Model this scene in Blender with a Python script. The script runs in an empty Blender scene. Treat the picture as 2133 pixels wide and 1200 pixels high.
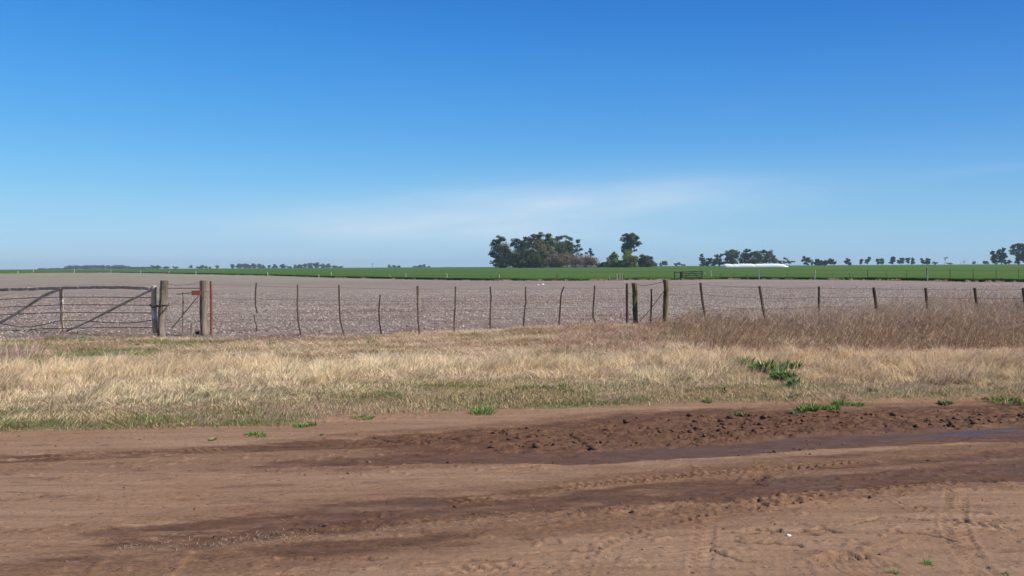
import bpy, math, random
import numpy as np
from mathutils import Vector, Matrix

# ------------------------------------------------------------------ camera
SC = bpy.context.scene
F, H = 1800.0, 1.7
PITCH = math.atan(44.5 / F)
ROLL = math.atan(-11.5 / 2133)
cd = bpy.data.cameras.new('camera')
cam = bpy.data.objects.new('camera', cd)
SC.collection.objects.link(cam)
cd.sensor_width = 36.0
cd.lens = 36.0 * F / 2133
cd.clip_start = 0.1
cd.clip_end = 20000
RM = Matrix.Rotation(math.pi / 2 - PITCH, 4, 'X') @ Matrix.Rotation(ROLL, 4, 'Z')
cam.matrix_world = Matrix.Translation((0, 0, H)) @ RM
SC.camera = cam

# ------------------------------------------------------------------ sky, sun, exposure
SUN_EL, SUN_AZ = math.radians(42), math.radians(111)      # azimuth clockwise from the view direction (+Y)
w = bpy.data.worlds.new('World')
SC.world = w
w.use_nodes = True
nt = w.node_tree
nt.nodes.clear()
wo = nt.nodes.new('ShaderNodeOutputWorld')
bg = nt.nodes.new('ShaderNodeBackground')
sky = nt.nodes.new('ShaderNodeTexSky')
sky.sky_type = 'NISHITA'
sky.sun_disc = False
sky.sun_elevation = SUN_EL
sky.sun_rotation = SUN_AZ
sky.altitude = 100
sky.air_density = 1.0
sky.dust_density = 0.3
sky.ozone_density = 3.0
bg.inputs['Strength'].default_value = 0.115
hs = nt.nodes.new('ShaderNodeHueSaturation')
hs.inputs['Saturation'].default_value = 1.12
gm = nt.nodes.new('ShaderNodeGamma')
gm.inputs['Gamma'].default_value = 1.0
nt.links.new(sky.outputs[0], hs.inputs['Color'])
# thin cirrus streaks, laid out by direction in the sky
tc = nt.nodes.new('ShaderNodeTexCoord')
sep = nt.nodes.new('ShaderNodeSeparateXYZ')
nt.links.new(tc.outputs['Generated'], sep.inputs[0])


def wm(op, a, b=None, c=None, clamp=False):
    n = nt.nodes.new('ShaderNodeMath')
    n.operation = op
    n.use_clamp = clamp
    for i, v in enumerate((a, b, c)):
        if v is None:
            continue
        if isinstance(v, (int, float)):
            n.inputs[i].default_value = v
        else:
            nt.links.new(v, n.inputs[i])
    return n.outputs[0]


azm = wm('ARCTAN2', sep.outputs[0], sep.outputs[1])
elv = wm('ARCSINE', sep.outputs[2])


def streak(az0, el0, slope, saz, sel, amp):
    da = wm('SUBTRACT', azm, az0)
    de = wm('SUBTRACT', wm('SUBTRACT', elv, el0), wm('MULTIPLY', da, slope))
    q = wm('ADD', wm('POWER', wm('ABSOLUTE', wm('DIVIDE', da, saz)), 2.0), wm('POWER', wm('ABSOLUTE', wm('DIVIDE', de, sel)), 2.0))
    return wm('MULTIPLY', wm('POWER', 2.718, wm('MULTIPLY', q, -1.0)), amp)


cmb = nt.nodes.new('ShaderNodeCombineXYZ')
nt.links.new(wm('MULTIPLY', azm, 7.0), cmb.inputs[0])
nt.links.new(wm('MULTIPLY', wm('SUBTRACT', elv, wm('MULTIPLY', azm, 0.10)), 42.0), cmb.inputs[1])
nz = nt.nodes.new('ShaderNodeTexNoise')
nz.inputs['Scale'].default_value = 1.0
nz.inputs['Detail'].default_value = 5.0
nz.inputs['Roughness'].default_value = 0.5
nt.links.new(cmb.outputs[0], nz.inputs['Vector'])
nzf = wm('MULTIPLY', wm('SUBTRACT', nz.outputs[0], 0.30), 2.2, clamp=True)
s1 = streak(0.02, 0.064, 0.055, 0.25, 0.029, 0.80)
s2 = streak(0.14, 0.080, 0.05, 0.16, 0.013, 0.18)
s3 = streak(-0.08, 0.040, -0.02, 0.26, 0.018, 0.40)
s4 = streak(0.50, 0.096, 0.06, 0.08, 0.006, 0.10)
s5 = streak(0.25, 0.171, 0.0, 0.03, 0.003, 0.05)
s6 = streak(0.33, 0.035, 0.05, 0.16, 0.012, 0.08)
tot = wm('ADD', wm('ADD', wm('ADD', s1, s2), wm('ADD', s3, s4)), wm('ADD', s5, s6))
cl = wm('MULTIPLY', tot, wm('ADD', wm('MULTIPLY', nzf, 0.6), 0.4), clamp=True)
mx = nt.nodes.new('ShaderNodeMix')
mx.data_type = 'RGBA'
mx.inputs['B'].default_value = (3.9, 4.7, 5.5, 1)
nt.links.new(cl, mx.inputs['Factor'])
nt.links.new(hs.outputs[0], gm.inputs['Color'])


def lin(c):
    return [((v / 255 + .055) / 1.055) ** 2.4 if v > 10 else v / 255 / 12.92 for v in c]


EXPO = 0.52
KSKY = 1.0 / (0.115 * 2 ** EXPO)


def skyramp(stops):
    r = nt.nodes.new('ShaderNodeValToRGB')
    r.color_ramp.interpolation = 'B_SPLINE'
    while len(r.color_ramp.elements) < len(stops):
        r.color_ramp.elements.new(0.5)
    for e, (p, c) in zip(r.color_ramp.elements, stops):
        e.position = p
        e.color = (*lin(c), 1)
    nt.links.new(wm('DIVIDE', elv, 1.5708, clamp=True), r.inputs[0])
    return r.outputs[0]


P_ = lambda y: (556 - y) / 1800 / 1.5708
LEFT = [(0, (176, 203, 226)), (P_(520), (170, 208, 236)), (P_(450), (152, 207, 241)), (P_(380), (124, 196, 242)), (P_(280), (92, 175, 241)), (P_(140), (62, 152, 232)), (P_(0), (46, 132, 219)), (0.40, (32, 94, 182)), (1.0, (12, 46, 112))]
RIGHT = [(0, (158, 195, 222)), (P_(520), (148, 196, 227)), (P_(450), (131, 189, 229)), (P_(380), (108, 174, 229)), (P_(280), (78, 153, 225)), (P_(140), (49, 129, 213)), (P_(0), (36, 110, 200)), (0.40, (27, 82, 172)), (1.0, (12, 46, 112))]
sx_ = nt.nodes.new('ShaderNodeMix')
sx_.data_type = 'RGBA'
nt.links.new(wm('ADD', wm('MULTIPLY', azm, 0.9), 0.5, clamp=True), sx_.inputs['Factor'])
nt.links.new(skyramp(LEFT), sx_.inputs['A'])
nt.links.new(skyramp(RIGHT), sx_.inputs['B'])
sc_ = nt.nodes.new('ShaderNodeVectorMath')
sc_.operation = 'SCALE'
sc_.inputs['Scale'].default_value = KSKY
nt.links.new(sx_.outputs['Result'], sc_.inputs[0])
sm_ = nt.nodes.new('ShaderNodeMix')
sm_.data_type = 'RGBA'
sm_.inputs['Factor'].default_value = 0.94
nt.links.new(gm.outputs[0], sm_.inputs['A'])
nt.links.new(sc_.outputs[0], sm_.inputs['B'])
nt.links.new(sm_.outputs['Result'], mx.inputs['A'])
nt.links.new(mx.outputs['Result'], bg.inputs['Color'])
nt.links.new(bg.outputs[0], wo.inputs['Surface'])

sd = bpy.data.lights.new('sun', 'SUN')
sd.energy = 4.4
sd.angle = math.radians(0.55)
sd.color = (1.0, 0.925, 0.82)
sun = bpy.data.objects.new('sun', sd)
SC.collection.objects.link(sun)
S = Vector((math.sin(SUN_AZ) * math.cos(SUN_EL), math.cos(SUN_AZ) * math.cos(SUN_EL), math.sin(SUN_EL)))
sun.rotation_euler = S.to_track_quat('Z', 'Y').to_euler()
sun.location = S * 50

SC.view_settings.view_transform = 'Standard'
SC.view_settings.look = 'None'
SC.view_settings.exposure = EXPO
SC.view_settings.gamma = 1.0
SC.cycles.max_bounces = 6
SC.cycles.diffuse_bounces = 3
SC.cycles.transmission_bounces = 3
SC.cycles.volume_bounces = 1
SC.cycles.transparent_max_bounces = 6

# ------------------------------------------------------------------ helpers
RN = np.array([[RM[i][j] for j in range(3)] for i in range(3)])
TH = math.radians(9.5)                 # the road runs 9.5 degrees off the view's cross direction
CT, ST = math.cos(TH), math.sin(TH)


def sstep(a, b, x):
    t = np.clip((x - a) / (b - a), 0, 1)
    return t * t * (3 - 2 * t)


def terrain(x, y):
    """gentle rise of the plain far from the road"""
    r = np.sqrt(np.asarray(x, float) ** 2 + np.asarray(y, float) ** 2)
    return 0.8 * sstep(110.0, 620.0, r)


def ray(px, py):
    px = np.asarray(px, float)
    py = np.asarray(py, float)
    d = np.stack([(px - 1066.5) / F, -(py - 600) / F, -np.ones_like(px)], -1)
    return d @ RN.T


def G(px, py, z=None):
    """ground point seen at a place in the photograph"""
    d = ray(px, py)
    zz = 0.0 if z is None else z
    for _ in range(14 if z is None else 1):
        t = (zz - H) / d[..., 2]
        x, y = d[..., 0] * t, d[..., 1] * t
        if z is None:
            zz = terrain(x, y)
    return x, y, zz


def at(px, py, Y):
    d = ray(px, py)
    t = Y / d[..., 1]
    return Vector((float(d[..., 0] * t), float(Y), float(H + d[..., 2] * t)))


def uv(x, y):
    return x * CT + y * ST, -x * ST + y * CT


def xy(u, v):
    return u * CT - v * ST, u * ST + v * CT


def proj(x, y, z):
    p = np.stack([x, y, z - H], -1) @ RN
    return 1066.5 + F * p[..., 0] / -p[..., 2], 600 - F * p[..., 1] / -p[..., 2]


def hsh(i, j, s):
    n = (i.astype(np.int64) * 374761393 + j.astype(np.int64) * 668265263 + s * 1442695041) & 0xFFFFFFFF
    n = ((n ^ (n >> 13)) * 1274126177) & 0xFFFFFFFF
    n = n ^ (n >> 16)
    return (n & 0xFFFFFF) / float(0xFFFFFF)


def vn(x, y, s=0):
    i, j = np.floor(x), np.floor(y)
    fx, fy = x - i, y - j
    fx, fy = fx * fx * (3 - 2 * fx), fy * fy * (3 - 2 * fy)
    a, b = hsh(i, j, s), hsh(i + 1, j, s)
    c, d = hsh(i, j + 1, s), hsh(i + 1, j + 1, s)
    return (a + (b - a) * fx) * (1 - fy) + (c + (d - c) * fx) * fy


def fbm(x, y, s=0, o=4, g=0.5):
    t, a, n = 0.0, 1.0, 0.0
    for k in range(o):
        t = t + a * vn(x * 2 ** k + 17.3 * k, y * 2 ** k - 9.1 * k, s + k)
        n += a
        a *= g
    return t / n


COL = SC.collection


def tag(o, label=None, cat=None, group=None, kind=None):
    if label:
        o['label'] = label
    if cat:
        o['category'] = cat
    if group:
        o['group'] = group
    if kind:
        o['kind'] = kind
    return o


def link(name, me, m, parent=None):
    o = bpy.data.objects.new(name, me)
    if m:
        me.materials.append(m)
    COL.objects.link(o)
    if parent:
        o.parent = parent
    return o


def empty(name, loc, label, cat, group=None):
    o = bpy.data.objects.new(name, None)
    o.empty_display_size = 0.3
    COL.objects.link(o)
    o.location = loc
    return tag(o, label, cat, group)


def npmesh(name, verts, counts, idx, smooth=False, pcol=None, attrs=None):
    """fast mesh from flat numpy data"""
    me = bpy.data.meshes.new(name)
    me.vertices.add(len(verts))
    me.vertices.foreach_set('co', np.ascontiguousarray(verts, dtype=np.float32).ravel())
    me.loops.add(len(idx))
    me.loops.foreach_set('vertex_index', np.ascontiguousarray(idx, dtype=np.int32))
    me.polygons.add(len(counts))
    st = np.zeros(len(counts), np.int32)
    st[1:] = np.cumsum(counts)[:-1]
    me.polygons.foreach_set('loop_start', st)
    if smooth:
        me.polygons.foreach_set('use_smooth', np.ones(len(counts), bool))
    me.update(calc_edges=True)
    if pcol is not None:
        a = me.color_attributes.new('tint', 'FLOAT_COLOR', 'POINT')
        c = np.ones((len(verts), 4), np.float32)
        c[:, :3] = pcol
        a.data.foreach_set('color', c.ravel())
    for k, v in (attrs or {}).items():
        a = me.attributes.new(k, 'FLOAT', 'POINT')
        a.data.foreach_set('value', np.ascontiguousarray(v, dtype=np.float32).ravel())
    return me


def gridmesh(name, X, Y, Z, smooth=True, attrs=None, pcol=None):
    n, m = X.shape
    V = np.stack([X, Y, Z], -1).reshape(-1, 3)
    I = np.arange(n * m).reshape(n, m)
    q = np.stack([I[:-1, :-1], I[1:, :-1], I[1:, 1:], I[:-1, 1:]], -1).reshape(-1, 4)
    return npmesh(name, V, np.full(len(q), 4, np.int32), q.ravel(), smooth,
                  pcol.reshape(-1, 3) if pcol is not None else None,
                  {k: v.reshape(-1) for k, v in (attrs or {}).items()})


class MB:
    """collects tubes and boxes, builds ONE mesh"""

    def __init__(s):
        s.v, s.f = [], []

    def tube(s, pts, rad, n=8, seed=0, wob=0.0, cap=True):
        rnd = random.Random(seed)
        pts = [Vector(p) for p in pts]
        if not hasattr(rad, '__len__'):
            rad = [rad] * len(pts)
        b = len(s.v)
        ref = None
        for i, p in enumerate(pts):
            t = (pts[min(i + 1, len(pts) - 1)] - pts[max(i - 1, 0)]).normalized()
            if ref is None:
                ref = Vector((1, 0, 0)) if abs(t.x) < 0.8 else Vector((0, 1, 0))
            a = (ref - t * ref.dot(t)).normalized()
            ref = a
            c = t.cross(a)
            for k in range(n):
                q = 2 * math.pi * k / n
                r = rad[i] * (1 + wob * (rnd.random() - 0.5) * 2)
                s.v.append(p + (a * math.cos(q) + c * math.sin(q)) * r)
        for i in range(len(pts) - 1):
            for k in range(n):
                s.f.append((b + i * n + k, b + i * n + (k + 1) % n, b + (i + 1) * n + (k + 1) % n, b + (i + 1) * n + k))
        if cap:
            s.f.append(tuple(b + k for k in range(n))[::-1])
            s.f.append(tuple(b + (len(pts) - 1) * n + k for k in range(n)))
        return s

    def beam(s, p, q, wd, ht, up=(0, 0, 1), seg=6, seed=0, wob=0.06):
        """rough squared timber from p to q"""
        rnd = random.Random(seed)
        p, q = Vector(p), Vector(q)
        t = (q - p).normalized()
        a = t.cross(Vector(up)).normalized()
        c = a.cross(t)
        b = len(s.v)
        for i in range(seg + 1):
            m = p.lerp(q, i / seg) + Vector([rnd.uniform(-1, 1) * ht * wob for _ in range(3)])
            for x, y in ((-.5, -.42), (-.42, -.5), (.42, -.5), (.5, -.42), (.5, .42), (.42, .5), (-.42, .5), (-.5, .42)):
                s.v.append(m + a * (x * wd * rnd.uniform(1 - wob, 1 + wob)) + c * (y * ht * rnd.uniform(1 - wob, 1 + wob)))
        for i in range(seg):
            for k in range(8):
                s.f.append((b + i * 8 + k, b + i * 8 + (k + 1) % 8, b + (i + 1) * 8 + (k + 1) % 8, b + (i + 1) * 8 + k))
        s.f.append(tuple(b + k for k in range(8))[::-1])
        s.f.append(tuple(b + seg * 8 + k for k in range(8)))
        return s

    def build(s, name, m, parent=None, smooth=False):
        me = bpy.data.meshes.new(name)
        off = Vector(parent.location) if parent is not None and parent.type == 'EMPTY' else (parent and parent.get('_o') and Vector(parent['_o'])) or Vector((0, 0, 0))
        me.from_pydata([tuple(v - off) for v in s.v], [], s.f)
        me.update()
        if smooth:
            me.shade_smooth()
        return link(name, me, m, parent)

    def build_top(s, name, m, base, smooth=False):
        base = Vector(base)
        me = bpy.data.meshes.new(name)
        me.from_pydata([tuple(v - base) for v in s.v], [], s.f)
        me.update()
        if smooth:
            me.shade_smooth()
        o = link(name, me, m)
        o.location = base
        return o


# ------------------------------------------------------------------ materials
class NT:
    def __init__(s, name):
        s.m = bpy.data.materials.new(name)
        s.m.use_nodes = True
        s.t = s.m.node_tree
        s.t.nodes.clear()
        s.out = s.t.nodes.new('ShaderNodeOutputMaterial')

    def n(s, kind, **kw):
        n = s.t.nodes.new(kind)
        for k, v in kw.items():
            setattr(n, k, v)
        return n

    def l(s, a, b):
        s.t.links.new(a, b)

    def val(s, sock, v):
        if isinstance(v, (int, float, tuple)):
            sock.default_value = v if not isinstance(v, tuple) or len(v) == 4 or sock.type == 'VECTOR' else (*v, 1)
        else:
            s.l(v, sock)

    def math(s, op, a, b=None, clamp=False):
        n = s.n('ShaderNodeMath', operation=op, use_clamp=clamp)
        s.val(n.inputs[0], a)
        if b is not None:
            s.val(n.inputs[1], b)
        return n.outputs[0]

    def noise(s, scale, detail=4, rough=0.55, stretch=(1, 1, 1), rot=0, coord='Object', dist=0):
        tc = s.n('ShaderNodeTexCoord')
        mp = s.n('ShaderNodeMapping')
        mp.inputs['Scale'].default_value = stretch
        mp.inputs['Rotation'].default_value = (0, 0, rot)
        s.l(tc.outputs[coord], mp.inputs[0])
        n = s.n('ShaderNodeTexNoise')
        n.inputs['Scale'].default_value = scale
        n.inputs['Detail'].default_value = detail
        n.inputs['Roughness'].default_value = rough
        n.inputs['Distortion'].default_value = dist
        s.l(mp.outputs[0], n.inputs['Vector'])
        return n.outputs[0]

    def ramp(s, f, lo, hi):
        n = s.n('ShaderNodeMapRange')
        s.val(n.inputs[0], f)
        n.inputs[1].default_value = lo
        n.inputs[2].default_value = hi
        return n.outputs[0]

    def mix(s, f, a, b, mode='MIX'):
        n = s.n('ShaderNodeMix', data_type='RGBA', blend_type=mode)
        s.val(n.inputs['Factor'], f)
        s.val(n.inputs['A'], a)
        s.val(n.inputs['B'], b)
        return n.outputs['Result']

    def attr(s, name, fac=True):
        n = s.n('ShaderNodeAttribute', attribute_name=name)
        return n.outputs['Fac'] if fac else n.outputs['Color']

    def bump(s, h, strength, dist):
        n = s.n('ShaderNodeBump')
        n.inputs['Strength'].default_value = strength
        n.inputs['Distance'].default_value = dist
        s.l(h, n.inputs['Height'])
        return n.outputs[0]

    def bsdf(s, color, rough=0.9, spec=0.3, normal=None, metal=0.0):
        b = s.n('ShaderNodeBsdfPrincipled')
        s.val(b.inputs['Base Color'], color)
        s.val(b.inputs['Roughness'], rough)
        s.val(b.inputs['Specular IOR Level'], spec)
        s.val(b.inputs['Metallic'], metal)
        if normal is not None:
            s.l(normal, b.inputs['Normal'])
        s.l(b.outputs[0], s.out.inputs['Surface'])
        return s.m


def m_blade(name, trans=0.25):
    t = NT(name)
    c = t.attr('tint', False)
    d = t.n('ShaderNodeBsdfDiffuse')
    r = t.n('ShaderNodeBsdfTranslucent')
    t.l(c, d.inputs['Color'])
    t.l(c, r.inputs['Color'])
    x = t.n('ShaderNodeMixShader')
    x.inputs[0].default_value = trans
    t.l(d.outputs[0], x.inputs[1])
    t.l(r.outputs[0], x.inputs[2])
    t.l(x.outputs[0], t.out.inputs['Surface'])
    return t.m


def m_rough(name, c1, c2, scale, c3=None, rough=0.9, stretch=(1, 1, 1), bump=0.4, bd=0.01, lo=0.35, hi=0.65, c3lo=0.62, c3hi=0.68, c3s=1.0, metal=0.0):
    t = NT(name)
    n = t.noise(scale, 6, 0.65, stretch)
    c = t.mix(t.ramp(n, lo, hi), c1, c2)
    if c3:
        n3 = t.noise(scale * c3s, 4, 0.6, coord='Object')
        c = t.mix(t.ramp(n3, c3lo, c3hi), c, c3)
    return t.bsdf(c, rough, 0.2, t.bump(n, bump, bd), metal)


M_BLADE = m_blade('grass_blade', 0.38)
M_LEAF = m_blade('tree_leaf', 0.15)
M_GREY_WOOD = m_rough('weathered_grey_wood', (0.085, 0.068, 0.054), (0.27, 0.225, 0.17), 9, (0.17, 0.15, 0.105), stretch=(1, 1, 0.12), c3s=0.35, c3lo=.5, c3hi=.62, bump=0.8, bd=0.012)
M_LICHEN_WOOD = m_rough('lichened_timber', (0.29, 0.20, 0.125), (0.52, 0.39, 0.26), 5, (0.70, 0.66, 0.58), c3s=0.8, c3lo=.58, c3hi=.62, bump=0.6)
M_LICHEN_BRACE = m_rough('lichened_brace', (0.32, 0.245, 0.155), (0.56, 0.46, 0.30), 5, (0.62, 0.58, 0.49), c3s=0.8, c3lo=.52, c3hi=.60, bump=0.6)
M_DARK_WOOD = m_rough('dark_post_wood', (0.045, 0.032, 0.024), (0.12, 0.09, 0.06), 10, stretch=(1, 1, .15), bump=0.7)
M_MOSS_WOOD = m_rough('mossy_post_wood', (0.06, 0.05, 0.025), (0.21, 0.175, 0.085), 9, (0.26, 0.21, 0.14), c3s=.4, stretch=(1, 1, .15), bump=0.7)
M_PALE_WOOD = m_rough('pale_post_wood', (0.28, 0.265, 0.21), (0.42, 0.39, 0.31), 6, bump=0.3)
M_RUST = m_rough('rusty_iron', (0.14, 0.045, 0.028), (0.26, 0.085, 0.05), 14, rough=0.85, bump=0.4)
M_RUST_RED = m_rough('rusty_red_plate', (0.19, 0.05, 0.036), (0.29, 0.085, 0.055), 18, rough=0.8)
M_DARK_IRON = m_rough('dark_iron', (0.035, 0.026, 0.024), (0.09, 0.06, 0.05), 20, rough=0.7)
M_WIRE = m_rough('rusted_wire', (0.055, 0.040, 0.036), (0.11, 0.085, 0.075), 5, rough=0.7)
M_BARK = m_rough('tree_bark', (0.10, 0.08, 0.06), (0.22, 0.18, 0.14), 2, bump=0.5, bd=0.05)
M_BLACK_GATE = m_rough('black_gate_wood', (0.018, 0.016, 0.015), (0.04, 0.035, 0.03), 4)
M_BAG = m_rough('white_plastic_film', (0.86, 0.85, 0.83), (0.92, 0.91, 0.89), 0.6, rough=0.4, bump=0.2, bd=0.1)

# soil of road: wetness and crust come from attributes on the mesh
t = NT('road_soil')
n1 = t.noise(1.3, 5, 0.6, (0.35, 1.8, 1), -TH)
n2 = t.noise(8, 6, 0.7, (0.6, 1.2, 1), -TH)
n3 = t.noise(34, 5, 0.75, (0.8, 1.2, 1), -TH)
n4 = t.noise(120, 3, 0.7)
n5 = t.noise(3.2, 5, 0.6, (0.12, 2.6, 1), -TH)
n6 = t.noise(5, 7, 0.72, (0.45, 1.5, 1), -TH, dist=0.4)
n7 = t.noise(20, 3, 0.55, (0.6, 1.0, 1), -TH)
wet = t.ramp(t.math('ADD', t.attr('wet'), t.math('MULTIPLY', t.math('SUBTRACT', n6, 0.5), 2.3)), 0.22, 0.74)
wet = t.math('MAXIMUM', wet, t.attr('crack_shade'))  # crack grooves take the mud colour too, painting in the shade of their depth
crust = t.ramp(t.math('ADD', t.attr('crust'), t.math('MULTIPLY', t.math('SUBTRACT', n6, 0.5), 3.0)), 0.70, 1.25)
dry = t.mix(t.ramp(n1, 0.35, 0.68), (0.245, 0.146, 0.085), (0.300, 0.196, 0.122))
dry = t.mix(t.ramp(n5, 0.46, 0.66), dry, (0.222, 0.132, 0.077))
dry = t.mix(t.math('MULTIPLY', t.ramp(n6, 0.56, 0.70), 0.5), dry, (0.172, 0.100, 0.058))
dry = t.mix(t.math('MULTIPLY', t.ramp(n7, 0.66, 0.72), 0.75), dry, (0.095, 0.056, 0.036))
dry = t.mix(t.math('MULTIPLY', t.ramp(n3, 0.60, 0.70), 0.5), dry, (0.36, 0.26, 0.18))
dry = t.mix(t.math('MULTIPLY', crust, t.ramp(n3, 0.36, 0.58)), dry, (0.36, 0.27, 0.215))
moist = t.ramp(t.math('ADD', t.attr('moist'), t.math('MULTIPLY', t.math('SUBTRACT', n6, 0.5), 1.8)), 0.10, 0.95)
dry = t.mix(t.math('MULTIPLY', moist, 0.85), dry, t.mix(t.ramp(n3, 0.35, 0.65), (0.125, 0.066, 0.037), (0.195, 0.112, 0.064)))
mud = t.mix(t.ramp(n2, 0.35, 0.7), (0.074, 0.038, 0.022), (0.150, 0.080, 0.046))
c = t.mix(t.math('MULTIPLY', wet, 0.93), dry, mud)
fine = t.math('ADD', 0.64, t.math('MULTIPLY', n3, 0.72))
cc = t.n('ShaderNodeCombineXYZ')
for i in range(3):
    t.l(fine, cc.inputs[i])
c = t.mix(1.0, c, cc.outputs[0], 'MULTIPLY')
gl = t.math('MULTIPLY', t.attr('silt'), t.ramp(n6, 0.66, 0.46))
c = t.mix(t.math('MULTIPLY', gl, 0.85), c, t.mix(n2, (0.078, 0.045, 0.029), (0.120, 0.071, 0.046)))
rg = t.math('SUBTRACT', t.math('SUBTRACT', 0.95, t.math('MULTIPLY', wet, 0.20)), t.math('MULTIPLY', gl, 0.14))
rough_ = t.math('SUBTRACT', 1.0, t.math('MULTIPLY', gl, 0.8))
hh = t.math('ADD', t.math('MULTIPLY', n3, 0.9), t.math('ADD', t.math('MULTIPLY', n2, 1.2), t.math('MULTIPLY', n4, 0.3)))
hh = t.math('SUBTRACT', hh, t.math('MULTIPLY', t.ramp(n7, 0.62, 0.74), 0.8))
M_ROAD = t.bsdf(c, rg, t.math('ADD', 0.12, t.math('MULTIPLY', gl, 0.10)), t.bump(t.math('MULTIPLY', hh, rough_), 0.7, 0.016))

# verge soil and thatch
t = NT('verge_soil')
green = t.attr('green')
n1 = t.noise(0.9, 5, 0.6, (0.5, 1.4, 1), -TH)
n2 = t.noise(14, 6, 0.75)
n3 = t.noise(60, 4, 0.75)
c = t.mix(t.ramp(n1, 0.35, 0.65), (0.24, 0.155, 0.105), (0.33, 0.235, 0.155))
c = t.mix(t.ramp(n2, 0.45, 0.7), c, (0.155, 0.095, 0.06))
c = t.mix(t.math('MULTIPLY', t.attr('thatch'), t.ramp(n2, 0.56, 0.40)), c, (0.50, 0.39, 0.24))
c = t.mix(t.math('MULTIPLY', green, t.ramp(n3, 0.3, 0.6)), c, (0.12, 0.13, 0.045))
c = t.mix(t.math('MULTIPLY', t.ramp(n3, 0.52, 0.66), 0.6), c, (0.46, 0.36, 0.25))
M_VERGE = t.bsdf(c, 0.95, 0.1, t.bump(t.math('ADD', n2, n3), 0.8, 0.02))

# stubble field
t = NT('stubble_soil')
n1 = t.noise(0.035, 4, 0.55, (0.5, 1.3, 1), -TH)
n2 = t.noise(0.35, 5, 0.65, (0.5, 1.6, 1), -TH)
n3 = t.noise(3.2, 6, 0.8, (0.7, 1.5, 1), -TH)
n4 = t.noise(22, 4, 0.8, (0.6, 1.3, 1), -TH)
c = t.mix(t.ramp(n1, 0.35, 0.65), (0.188, 0.150, 0.118), (0.248, 0.208, 0.168))
n6 = t.noise(0.10, 4, 0.6, (0.06, 1.6, 1), -TH * .8)
c = t.mix(t.math('MULTIPLY', t.ramp(n6, 0.5, 0.66), 0.45), c, (0.40, 0.345, 0.30))
c = t.mix(t.math('MULTIPLY', t.ramp(n2, 0.48, 0.62), 0.7), c, (0.185, 0.122, 0.098))
n5 = t.noise(0.9, 5, 0.75, (0.45, 1.5, 1), -TH)
c = t.mix(t.math('MULTIPLY', t.ramp(n5, 0.54, 0.64), 0.5), c, (0.42, 0.37, 0.33))
c = t.mix(t.math('MULTIPLY', t.ramp(n3, 0.53, 0.60), 0.6), c, (0.46, 0.40, 0.34))
c = t.mix(t.math('MULTIPLY', t.ramp(n4, 0.55, 0.68), 0.5), c, (0.46, 0.40, 0.34))
c = t.mix(t.math('MULTIPLY', t.ramp(n4, 0.46, 0.36), 0.6), c, (0.13, 0.092, 0.08))
c = t.mix(t.math('MULTIPLY', t.attr('greenish'), 0.6), c, (0.22, 0.26, 0.13))
c = t.mix(t.attr('bare'), c, t.mix(n3, (0.16, 0.085, 0.065), (0.26, 0.15, 0.12)))
M_STUBBLE = t.bsdf(c, 0.95, 0.1, t.bump(t.math('ADD', n3, t.math('MULTIPLY', n4, 0.6)), 0.9, 0.06))

t = NT('green_crop')
n1 = t.noise(0.02, 4, 0.6, (1, 1, 1))
n2 = t.noise(0.5, 5, 0.7, (0.25, 1.6, 1), -TH * 2)
n3 = t.noise(5, 3, 0.8)
c = t.mix(t.ramp(n1, 0.35, 0.65), (0.046, 0.100, 0.012), (0.078, 0.142, 0.017))
c = t.mix(t.math('MULTIPLY', t.ramp(n2, 0.4, 0.7), 0.5), c, (0.034, 0.082, 0.013))
c = t.mix(t.math('MULTIPLY', n3, 0.45), c, (0.090, 0.155, 0.032))
M_CROP = t.bsdf(c, 0.9, 0.1, t.bump(n3, 0.6, 0.1))

t = NT('puddle_water')
n1 = t.noise(6, 3, 0.5)
n2 = t.noise(2.2, 5, 0.6, (0.4, 1.6, 1), -TH)
M_WATER = t.bsdf((0.078, 0.050, 0.042), t.math('ADD', t.ramp(n2, 0.30, 0.80), 0.10), t.math('MULTIPLY', t.ramp(n2, 0.72, 0.40), 0.45), t.bump(n1, 0.08, 0.01))


# ------------------------------------------------------------------ the road
def band(rows, soft=0.10, warp=0.0, seed=5):
    """soft mask between two curves given by where the photograph shows them"""
    r = np.array(rows, float)
    xt, yt, _ = G(r[:, 0], r[:, 1], 0.0)
    xb, yb, _ = G(r[:, 0], r[:, 2], 0.0)
    ut, vt = uv(xt, yt)
    ub, vb = uv(xb, yb)

    def f(U, V):
        Vw = V + warp * (fbm(U * 1.6, V * 3, seed, 4) - 0.5) * 2
        a = np.interp(U, ut, vt)
        b = np.interp(U, ub, vb)
        s = np.interp(U, (ut + ub) / 2, r[:, 3])
        return s * sstep(-soft, soft, a - Vw) * sstep(-soft, soft, Vw - b)
    return f


W1 = band([(500, 928, 940, 0), (700, 912, 935, .45), (900, 900, 966, .8), (1100, 884, 966, 1), (1300, 858, 963, 1), (1500, 850, 948, 1), (1700, 855, 930, 1), (1900, 845, 918, .9), (2133, 840, 908, .85), (2500, 825, 895, .8), (3200, 800, 870, .7)], 0.10, 0.16)
W1b = band([(-300, 960, 974, .45), (0, 948, 965, .5), (300, 937, 953, .6), (500, 926, 943, .7), (700, 912, 932, .8), (950, 898, 920, .8), (1200, 890, 900, .5)], 0.05, 0.06, 9)
W1c = band([(430, 974, 980, 0), (600, 962, 976, .5), (750, 952, 972, .75), (900, 944, 968, .8), (1050, 940, 965, .8)], 0.05, 0.06, 11)
SILT = band([(900, 950, 966, 0), (1050, 940, 964, .3), (1200, 932, 960, .45), (1350, 925, 955, .8), (1500, 920, 947, 1), (1700, 902, 926, 1), (1900, 893, 915, 1), (2133, 882, 905, 1), (2500, 866, 890, 1), (3200, 845, 868, .8)], 0.05, 0.07, 13)
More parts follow.
